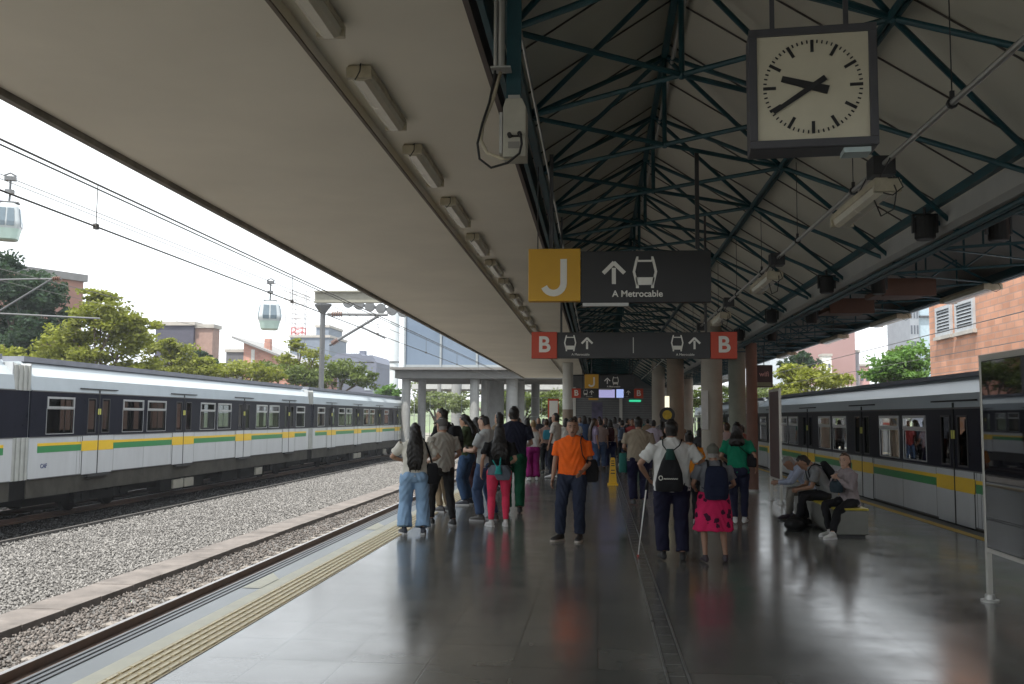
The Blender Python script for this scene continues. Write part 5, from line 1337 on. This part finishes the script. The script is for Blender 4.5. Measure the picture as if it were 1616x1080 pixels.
# ---- front left group
q = at(653, 843); f = person('woman from behind with waist-long black hair, cream T-shirt and wide light blue jeans', q, 12, hgt(655, 669, q[1]), 'a', 1.12, ('long', 'black', .48), ('tee', 'cream', (.55, .53, .47), .88), ('wide', 'light_jeans', (.22, .34, .50)), (.04, .045, .06), (.5, .5, .5), ((-.15, .02), (.14, -.02)), ((-.20, .26, 1.12), (.22, .24, 1.10)), female=True, fdir=(20, -5), head=(10, 8), elbow=((-1, -.4, -.3), (1, -.4, -.3)))
sidebag(f, 'black shoulder bag with a wide strap on the long haired woman in cream', (.014, .014, .016), (.27, .0, .93), .10, .16, .07, [(.27, -.02, 1.08), (.17, -.10, 1.38), (.13, 0, 1.47), (.17, .11, 1.36), (.27, .05, 1.08)])
q = at(697, 829); f = person('man in grey cap and grey polo stepping beside the long haired woman', q, 35, hgt(690, 660, q[1]), 'b', 1.0, ('short', 'grey'), ('tee', 'grey_polo', (.34, .32, .28)), ('slim', 'charcoal', (.022, .022, .022)), (.02, .02, .02), (.25, .25, .25), ((-.13, .14), (.12, -.16)), ((-.20, .20, 1.05), (.24, .2, 1.02)), head=(10, 10), cap=('cap_grey', (.10, .095, .09)), belly=.03)
q = at(700, 808); f = person('tall young man in black T-shirt and khaki trousers with black backpack, at the track side', q, 60, hgt(700, 645, q[1]), 'a', 1.0, ('short', 'black'), ('tee', 'black', (.012, .012, .013)), ('slim', 'khaki', (.26, .20, .13)), (.08, .08, .085), (.4, .4, .4), hands=((-.15, .28, 1.12), (.15, .28, 1.12)), head=(15, 18), face=True)
backpack(f, 'black backpack of the tall young man in the khaki trousers', (.013, .013, .015), .15, .22, .09)
q = at(736, 797); f = person('woman in dark olive T-shirt and blue jeans looking down at her phone', q, 75, hgt(737, 654, q[1]), 'a', 1.0, ('long', 'black', .2), ('tee', 'olive', (.05, .07, .035)), ('jeans', 'mid_jeans', (.045, .085, .17)), (.03, .035, .05), (.5, .5, .5), hands=((-.12, .30, 1.10), (.10, .30, 1.12)), female=True, head=(0, 22), face=True)
phone(f, 1, 'dark phone held by the woman in the olive T-shirt')
q = at(752, 789); f = person('woman with long dark hair and brown top half hidden behind the olive T-shirt woman', q, 60, hgt(754, 660, q[1]), 'b', 1.0, ('long', 'black', .25), ('tee', 'brown', (.07, .035, .03)), ('slim', 'dark_wine', (.04, .018, .02)), (.02, .02, .02), hands=((-.12, .28, 1.10), (.10, .28, 1.12)), female=True, head=(0, 10))
q = at(768, 822); f = person('man in pale grey T-shirt and blue jeans bending his head over a phone', q, 62, hgt(768, 655, q[1]), 'c', 1.05, ('buzz', 'black'), ('tee', 'pale_grey', (.40, .42, .42)), ('jeans', 'blue_jeans', (.06, .10, .19)), (.09, .085, .08), (.3, .3, .3), ((-.12, .06), (.12, -.05)), ((-.12, .33, 1.12), (.10, .33, 1.12)), head=(8, 28), face=True, belly=.02)
phone(f, 1, 'dark phone held by the man in the pale grey T-shirt')
q = at(810, 811); f = person('tall man from behind in navy T-shirt and bottle green trousers', q, 10, hgt(808, 643, q[1]), 'b', 1.08, ('short', 'black'), ('tee', 'navy', (.016, .018, .034)), ('jeans', 'bottle_green', (.012, .085, .045)), (.015, .015, .015), hands=((-.18, .26, 1.08), (.2, .26, 1.08)))
q = at(787, 831); f = person('woman from behind in bright pink leggings and black T-shirt with long black hair', q, 8, hgt(787, 671, q[1]), 'a', 1.08, ('long', 'black', .34), ('tee', 'black', (.012, .012, .013), .98), ('leggings', 'pink', (.72, .055, .12)), (.55, .55, .54), (.6, .6, .6), ((-.13, .0), (.12, .06)), ((-.30, .04, .90), (.20, .2, 1.05)), female=True, fdir=(25, 5))
m = MB()
m.loft([oval(f.T((0.0, -.02, z)), (1, 0, 0), (0, 1, 0), a, d, 20) for z, a, d in ((.80, .17, .12), (.86, .21, .155), (.95, .20, .15), (1.03, .165, .13))][1:])
m.loft([oval(f.T((.06, -.15, z)), (1, 0, 0), (0, 1, 0), a, .03, 14) for z, a in ((.78, .11), (.86, .14), (.96, .10), (1.02, .05))])
k_ = MB(); k_.tube([f.T((-.12, -.15, 1.12)), f.T((-.06, -.19, 1.02)), f.T((-.01, -.20, .98))], .014, 6).tube([f.T((.02, -.17, 1.16)), f.T((.01, -.2, 1.06)), f.T((-.01, -.20, .98))], .016, 6).ell(f.T((-.02, -.20, .98)), .05, .03, .045)
k_.loft([oval(f.T((-.02, -.20, z)), (1, 0, 0), (0, 1, 0), a, .02, 10) for z, a in ((.88, .07), (.93, .06), (.99, .03))])
attach(f, [('shirt_body', m, cloth('slate_tied', (.11, .13, .16)), .012), ('knot', k_, cloth('teal', (.03, .28, .27)), .010)], 'tied_shirt', 'slate and teal shirt knotted round the waist above the pink leggings', 'shirt')
def far(lab, u, v, vt, head_, **k):
    q = at(u, v); return person(lab, q, head_, hgt(u, vt, q[1]), **k)
C = lambda n, c, h=.85: ('tee', n, c, h)
far('man with dark hair and tan top between the navy T-shirt man and the phone man', 787, 775, 652, 60, top=C('tan', (.22, .17, .11)), hair=('bob', 'black'), sk='a')
far('blonde woman from behind in white tank top and wide magenta trousers', 841, 759, 664, 15, sk='c', hair=('bun', 'blond'), top=('tank', 'white', (.58, .58, .57), .95), bottom=('wide', 'magenta', (.20, .012, .11)), shoe=(.5, .5, .5), female=True, hands=((-.16, .26, 1.08), (.2, .15, 1.0)))
far('woman in dusty pink top left of the blonde woman', 831, 749, 661, 20, sk='a', hair=('long', 'black', .2), top=C('dusty_pink', (.32, .18, .15)), bottom=('slim', 'black_b', (.014, .014, .016)), female=True)
f = far('person with light blue bag and dark trousers right of the magenta trousers', 862, 748, 662, 10, sk='a', hair=('short', 'brown'), top=C('rose', (.30, .20, .17)), bottom=('slim', 'black_b', (.014, .014, .016)), female=True)
sidebag(f, 'light blue bag on the back of the person right of the magenta trousers', (.04, .22, .30), (0, -.17, 1.22), .13, .15, .06)
far('woman in dark purple top behind the light blue bag', 869, 742, 659, 15, sk='b', hair=('long', 'black', .15), top=C('purple', (.10, .05, .11)), female=True)
far('man in white T-shirt, dark trousers and white sneakers facing the tracks', 877, 755, 653, 70, sk='b', hair=('short', 'black'), top=C('white_tee', (.56, .54, .50)), bottom=('slim', 'ink', (.018, .02, .03)), shoe=(.6, .6, .6), feet=((-.1, .1), (.1, -.08)), hands=((-.2, .12, .86), (.22, .2, .88)))
far('person in white top with dark strap behind the orange T-shirt man', 893, 750, 661, 20, sk='a', hair=('bob', 'black'), top=C('white_tee', (.56, .54, .50)), female=True)
# orange T-shirt man, facing the camera
q = at(903, 854); f = person('man facing the camera in bright orange T-shirt and dark jeans', q, 172, hgt(912, 662, q[1]), 'b', 1.04, ('short', 'black'), ('tee', 'orange', (.80, .13, .015), .92), ('jeans', 'dark_jeans', (.022, .028, .05)), (.025, .022, .02), (.42, .38, .33), ((-.11, .02), (.17, .04)), ((-.17, .17, .98), (.27, .06, .86)), head=(8, 6), face=True, fdir=(-4, -30))
sidebag(f, 'black shoulder bag hanging at the side of the orange T-shirt man', (.013, .013, .014), (-.24, -.05, .98), .12, .16, .08, [(-.24, -.05, 1.14), (-.17, -.09, 1.36), (-.13, .0, 1.47), (-.135, .125, 1.38), (-.17, .15, 1.2), (-.23, .05, 1.08)])
f = far('man from behind in rosy grey T-shirt and blue jeans right of the orange T-shirt man', 948, 742, 663, 5, sk='a', hair=('short', 'black'), top=C('rosy_grey', (.30, .235, .215)), bottom=('jeans', 'blue_jeans', (.06, .10, .19)))
f = far('person in white top with maroon backpack left of the yellow cone', 963, 741, 663, 0, sk='a', hair=('bob', 'black'), top=C('white_tee', (.56, .54, .50)), bottom=('jeans', 'navy2', (.02, .03, .09)), female=True)
backpack(f, 'maroon backpack on the person in white left of the yellow cone', (.05, .015, .018))
f = far('person in blue grey shirt and black trousers behind the yellow cone', 982, 736, 664, 0, sk='a', hair=('short', 'black'), top=C('blue_grey', (.16, .19, .24)), bottom=('slim', 'black_b', (.014, .014, .016)), shoe=(.4, .4, .4))
backpack(f, 'slate backpack on the person behind the yellow cone', (.05, .07, .11), .12, .18)
q = at(1008, 797); f = person('stout man from behind in beige T-shirt and navy trousers, behind the cane', q, 4, hgt(1009, 659, q[1]), 'b', 1.14, ('short', 'black'), ('tee', 'beige', (.30, .255, .19)), ('jeans', 'navy3', (.016, .016, .045)), (.05, .05, .05), hands=((-.2, .24, 1.05), (.2, .24, 1.05)), head=(0, 14), belly=.03)
m = MB(); m.loft([oval(f.T((-.30, .05, z)), (1, 0, 0), (0, 1, 0), a, .05, 12, .7) for z, a in ((.62, .07), (.65, .08), (.98, .075), (1.0, .06))])
attach(f, [('sack', m, cloth('mint', (.03, .15, .13)), 0)], 'hand_bag', 'mint green bag carried on the left side of the beige T-shirt man', 'bag')
far('man in pale lilac shirt with dark trousers behind the beige T-shirt man', 1032, 746, 664, -10, sk='b', hair=('short', 'black'), top=C('lilac', (.42, .38, .46)), bottom=('slim', 'navy4', (.02, .02, .05)), hands=((-.25, .05, .84), (.25, .25, .98)))
# white shirt man with white cane
q = at(1061, 885); f = person('man from behind in white shirt and navy trousers holding a white cane', q, 2, hgt(1062, 664, q[1]), 'b', 1.12, ('short', 'black'), ('tee', 'shirt_white', (.60, .60, .58), .84), ('jeans', 'deep_navy', (.012, .012, .030)), (.015, .015, .015), None, ((-.11, .04), (.12, -.02)), ((-.285, .16, 1.00), (.26, .2, 1.02)), head=(0, 2), belly=.03, elbow=((-1, -.5, -.3), (1, -.5, -.3)))
DSB = cloth('drawstring', (.018, .018, .020))
m = MB(); m.loft([oval(f.T((-.045+dx, -.21, z)), f.TD((1, 0, 0)), f.TD((0, 1, 0)), a, d, 20, .7) for z, a, d, dx in ((.845, .135, .035, -.01), (.86, .165, .065, -.01), (.95, .17, .085, -.01), (1.08, .145, .085, 0), (1.2, .105, .065, 0), (1.31, .055, .045, .0), (1.34, .03, .03, .0))])
k_ = MB(); k_.loft([oval(f.T((-.045, -.235, z)), f.TD((1, 0, 0)), f.TD((0, 1, 0)), a, d, 12) for z, a, d in ((1.23, .07, .052), (1.30, .055, .045), (1.36, .04, .03))])
st = MB()
for sg in (-1, 1): st.tube([f.T((-.045+sg*.03, -.2, 1.33)), f.T((-.02+sg*.10, -.135, 1.40)), f.T((sg*.12, -.06, 1.47)), f.T((sg*.125, .03, 1.47)), f.T((sg*.15, .14, 1.3)), f.T((sg*.2, .04, 1.05)), f.T((-.03+sg*.15, -.17, .90))], .008, 6)
lg = MB(); lg.tube([f.T((-.165+.022*math.cos(a), -.302, 1.015+.026*math.sin(a))) for a in [k*math.pi/5 for k in range(11)]], .006, 6)
lg.tube([f.T((-.13+.013*k, -.305+.0012*k, 1.0+.010*(k % 2))) for k in range(14)], .007, 5)
attach(f, [('sack', m, DSB, .012), ('flap', k_, cloth('dark_green', (.02, .06, .05)), 0), ('cords', st, DSB, 0), ('white_emblem', lg, WHT, 0)], 'drawstring_bag', 'black drawstring bag with a white emblem on the back of the white shirt man', 'bag')
wr = f.arms[0][2]; tip = az(1007, 879, 0); tw = Matrix.Rotation(-f.rz, 3, 'Z') @ (tip-Vector(f.loc)); tw = tw/f.s; hd = wr+Vector((0.0, .03, -.065)); tw.z = .012
m = MB(); m.tube([hd+(hd-tw).normalized()*.03, tw], [.0085, .0075], 8); k_ = MB(); k_.tube([hd+(hd-tw).normalized()*.12, hd+(tw-hd).normalized()*.10], .014, 8); t_ = MB(); t_.ell(tw, .014, .014, .02)
attach(f, [('shaft', m, mat('cane_white', (.8, .8, .78), .4), 0), ('handle', k_, RUBBER, 0), ('tip', t_, mat('cane_red', (.4, .05, .04), .5), 0)], 'white_cane', 'long white cane reaching down to the guide strip', 'cane')
q = at(1089, 829); f = person('woman in mustard orange top and black trousers behind the white shirt man', q, -5, hgt(1090, 681, q[1]), 'b', 1.0, ('bun', 'black'), ('tee', 'mustard', (.60, .22, .02)), ('slim', 'black_b', (.014, .014, .016)), (.45, .45, .45), hands=((-.2, .25, 1.05), (.2, .25, 1.05)), female=True)
sidebag(f, 'dark crossbody bag on the woman in the mustard orange top', (.013, .013, .014), (.20, -.08, .98), .08, .1, .05)
# lady with flowered skirt
q = at(1127, 888); f = person('short lady from behind in grey top, grey cap and pink skirt with dark flowers', q, 4, hgt(1124, 702, q[1]), 'b', 1.14, ('short', 'grey'), ('tee', 'heather', (.15, .155, .17)), ('skirt', 'pink_floral', (.55, .02, .10), .46), (.03, .02, .03), None, ((-.13, 0), (.17, .03)), ((-.24, .22, 1.05), (.24, .22, 1.05)), female=True, cap=('cap_khaki', (.12, .12, .10)), head=(0, 6))
n, b = nodes_of(MATS['cloth_pink_floral'])
tc = n.nodes.new('ShaderNodeTexCoord'); vo = n.nodes.new('ShaderNodeTexVoronoi'); vo.inputs['Scale'].default_value = 10; n.links.new(tc.outputs['Object'], vo.inputs['Vector'])
nz_ = n.nodes.new('ShaderNodeTexNoise'); nz_.inputs['Scale'].default_value = 26; n.links.new(tc.outputs['Object'], nz_.inputs[0])
ad = n.nodes.new('ShaderNodeMath'); ad.operation = 'MULTIPLY_ADD'; ad.inputs[1].default_value = .55; n.links.new(nz_.outputs['Fac'], ad.inputs[0]); n.links.new(vo.outputs['Distance'], ad.inputs[2])
th = n.nodes.new('ShaderNodeMath'); th.operation = 'LESS_THAN'; th.inputs[1].default_value = .60; n.links.new(ad.outputs[0], th.inputs[0])
mx_ = n.nodes.new('ShaderNodeMixRGB'); mx_.inputs['Color2'].default_value = (.05, .01, .03, 1); n.links.new(th.outputs[0], mx_.inputs['Fac'])
lk = b.inputs['Base Color'].links[0].from_socket; n.links.new(lk, mx_.inputs['Color1']); n.links.new(mx_.outputs[0], b.inputs['Base Color'])
backpack(f, 'dark navy backpack on the lady with the flowered skirt', (.012, .016, .038), .17, .24, .09, 1.16)
# green shirt woman
q = at(1165, 827); f = person('woman in emerald green top and navy leggings with dark ponytail, right of the column', q, -12, hgt(1156, 668, q[1]), 'b', 1.0, ('long', 'black', .16), ('tee', 'emerald', (.01, .20, .11)), ('slim', 'navy5', (.018, .02, .045)), (.6, .6, .6), None, ((-.05, .02), (.10, .10)), ((-.2, .2, 1.05), (.3, .1, .95)), female=True)
sidebag(f, 'black handbag with a pale crossbody strap on the woman in emerald green', (.014, .014, .015), (.24, -.05, 1.08), .08, .12, .05, [(.2, -.1, 1.16), (.05, -.15, 1.3), (-.1, -.09, 1.45), (-.1, .08, 1.44), (.1, .15, 1.2), (.22, .05, 1.1)])
far('person in pale pink top just left of the woman in emerald green', 1148, 775, 668, 20, sk='c', hair=('short', 'brown'), top=C('pale_pink', (.50, .40, .40)), female=True)
far('person with red brown top walking behind the emerald green woman', 1172, 770, 672, -20, sk='b', hair=('short', 'black'), top=C('red_brown', (.22, .07, .05)))
far('person with dark hair between the white shirt man and the notice column', 1105, 765, 676, 0, sk='a', hair=('bob', 'black'), top=C('charcoal_tee', (.05, .05, .055)))
# seated people on the bench, facing the left
SEAT = .44
def seated(lab, y, vt, u, **k):
    return person(lab, (3.80, y), 90, hgt(u, 690, 15)*0+k.pop('Hh', 1.66), pel=(0, 0, .535), **k)
f = seated('grey haired old man in pale blue shirt leaning forward on the bench', 16.75, 722, 1257, sk='b', hair=('short', 'grey'), top=('long', 'pale_blue', (.36, .40, .52)), bottom=('slim', 'sand_grey', (.20, .19, .17)), shoe=(.03, .03, .03), feet=((-.12, .52), (.12, .42)), hands=((-.08, .66, .66), (.10, .62, .66)), lean=38, head=(5, 22), elbow=((-.6, -.3, -.7), (.6, -.3, -.7)))
f = seated('man in grey T-shirt with dark hair and dark trousers bowed over, middle of the bench', 15.75, 718, 1288, sk='b', hair=('short', 'black'), top=('tee', 'heather2', (.20, .21, .22)), bottom=('slim', 'black_b', (.014, .014, .016)), shoe=(.02, .02, .02), feet=((-.12, .55), (.12, .35)), hands=((-.06, .50, .60), (.08, .50, .60)), lean=32, head=(-10, 26), Hh=1.70, elbow=((-.6, -.3, -.7), (.6, -.3, -.7)))
backpack(f, 'black backpack on the bowed man in the middle of the bench', (.013, .013, .018), .14, .20, .07, 1.22)
f = person('young woman in pinkish grey blouse and white sneakers at the near end of the bench', (3.84, 14.62), 118, 1.60, pel=(0, 0, .545), sk='c', hair=('pony', 'brown'), top=('long', 'dusk_pink', (.27, .23, .235)), bottom=('slim', 'black_b', (.014, .014, .016)), shoe=(.62, .62, .60), sole=(.6, .6, .6), feet=((-.30, .66), (-.02, .46)), hands=((-.05, .26, .90), (.06, .26, .92)), lean=8, head=(25, -4), female=True, face=True, elbow=((-.8, -.4, -.7), (.8, -.4, -.7)))
sidebag(f, 'small dark bag held on the lap of the young woman on the bench', (.03, .045, .055), (0.0, .24, 1.32-.12), .12, .09, .06, [(-.08, .24, 1.28), (-.04, .24, 1.33), (.04, .24, 1.33), (.08, .24, 1.28)])
m = MB()
for k_ in range(3): m.ell((3.10+.10*k_, 15.1+.32*k_, .085), .16, .24, .085+.01*k_)
o = mesh_obj('floor_bag', remesh(m, .015, 3, .5, fold(.006)), cloth('bag_black_floor', (.012, .012, .012)), None); tag(o, 'slumped black bag lying on the floor at the feet of the seated men', 'bag')
# distant crowd
cols = [('c_white', (.5, .49, .47), 'white'), ('c_black', (.02, .02, .022), 'black'), ('c_grey', (.22, .22, .23), 'grey'), ('c_blue', (.06, .1, .2), 'blue'), ('c_red', (.3, .05, .05), 'red'), ('c_tan', (.3, .22, .15), 'tan'), ('c_lilac', (.3, .25, .36), 'lilac'), ('c_teal', (.04, .18, .17), 'teal')]
crowd = [(907, 31, 658, 0), (922, 33, 657, 3), (930, 37, 660, 0), (938, 30, 661, 6), (946, 42, 658, 4), (956, 36, 660, 1), (970, 40, 659, 2), (978, 45, 660, 0), (990, 38, 661, 1), (998, 34, 662, 4), (1022, 41, 662, 5), (1045, 38, 661, 2), (1072, 34, 664, 5), (880, 40, 660, 5), (868, 44, 659, 2), (850, 38, 660, 1), (858, 47, 661, 3), (818, 33, 660, 1), (915, 46, 659, 2), (1012, 47, 661, 7)]
where = {907: 'just left of the orange T-shirt man', 922: 'right above the shoulder of the orange T-shirt man', 930: 'between the orange and rosy grey T-shirt men', 938: 'touching the left shoulder of the rosy grey T-shirt man', 946: 'right behind the rosy grey T-shirt man', 956: 'left of the maroon backpack', 970: 'right of the maroon backpack', 978: 'behind the slate backpack', 990: 'left of the beige T-shirt man', 998: 'touching the beige T-shirt man', 1022: 'between the beige and lilac shirts', 1045: 'left of the white shirt man\'s head', 1072: 'right of the white shirt man\'s head', 880: 'behind the white T-shirt man', 868: 'far behind the dark purple top', 850: 'between the blonde woman and the light blue bag', 858: 'far behind the light blue bag', 818: 'between the navy T-shirt man and the dusty pink top', 915: 'directly behind the orange T-shirt man', 1012: 'far behind the beige T-shirt man'}
for k, (u, y, vt, ci) in enumerate(crowd):
    p = ay(u, 660, y); cn, cc, cw = cols[ci]
    person('distant person in %s, %s' % (cw, where[u]), (p.x, y), rnd.choice((0, 10, -15, 170, 60, -70)), min(1.85, max(1.5, hgt(u, vt, y))), 'ab'[k % 2], 1.0, (rnd.choice(('short', 'bob', 'short', 'long')), rnd.choice(('black', 'black', 'brown'))) , ('tee', cn, cc), (rnd.choice(('jeans', 'slim')), *rnd.choice((('navy', NAVY), ('black_b', (.014, .014, .016)), ('blue_jeans', (.06, .10, .19))))), group='people crowded at the far end of the platform', female=k % 2 == 0)
# passengers visible through the windows of the right train
for k, (y, x, cc) in enumerate(((17.6, 7.2, ('c_black', (.02, .02, .022))), (19.4, 6.9, ('c_grey', (.22, .22, .23))), (20.6, 7.5, ('c_white', (.5, .49, .47))), (23.9, 7.0, ('c_blue', (.06, .1, .2))), (27.2, 7.1, ('c_red', (.3, .05, .05))))):
    f = person('passenger in %s top standing inside the right train, %s window from the camera' % (cc[0][2:], ('nearest', 'second', 'third', 'fourth', 'fifth')[k]), (x, y), rnd.choice((90, 60, 120, 0)), 1.62, 'b', 1, ('short', 'black'), ('tee', *cc), det=2)
    f.o.location.z = .17

# ================================================================== HAZE
hz = MB().box(-620, 620, -110, 910, -6, 75).build('haze', [], None); tag(hz, kind='stuff'); hz['label'] = 'thin pale haze filling the air'
hmt = bpy.data.materials.new('haze_air'); hmt.use_nodes = True; n = hmt.node_tree; n.nodes.clear()
pv = n.nodes.new('ShaderNodeVolumePrincipled'); pv.inputs['Color'].default_value = (.86, .91, 1, 1); pv.inputs['Density'].default_value = .0006
ou = n.nodes.new('ShaderNodeOutputMaterial'); n.links.new(pv.outputs[0], ou.inputs['Volume']); hz.data.materials.append(hmt)
S.cycles.volume_bounces = 0
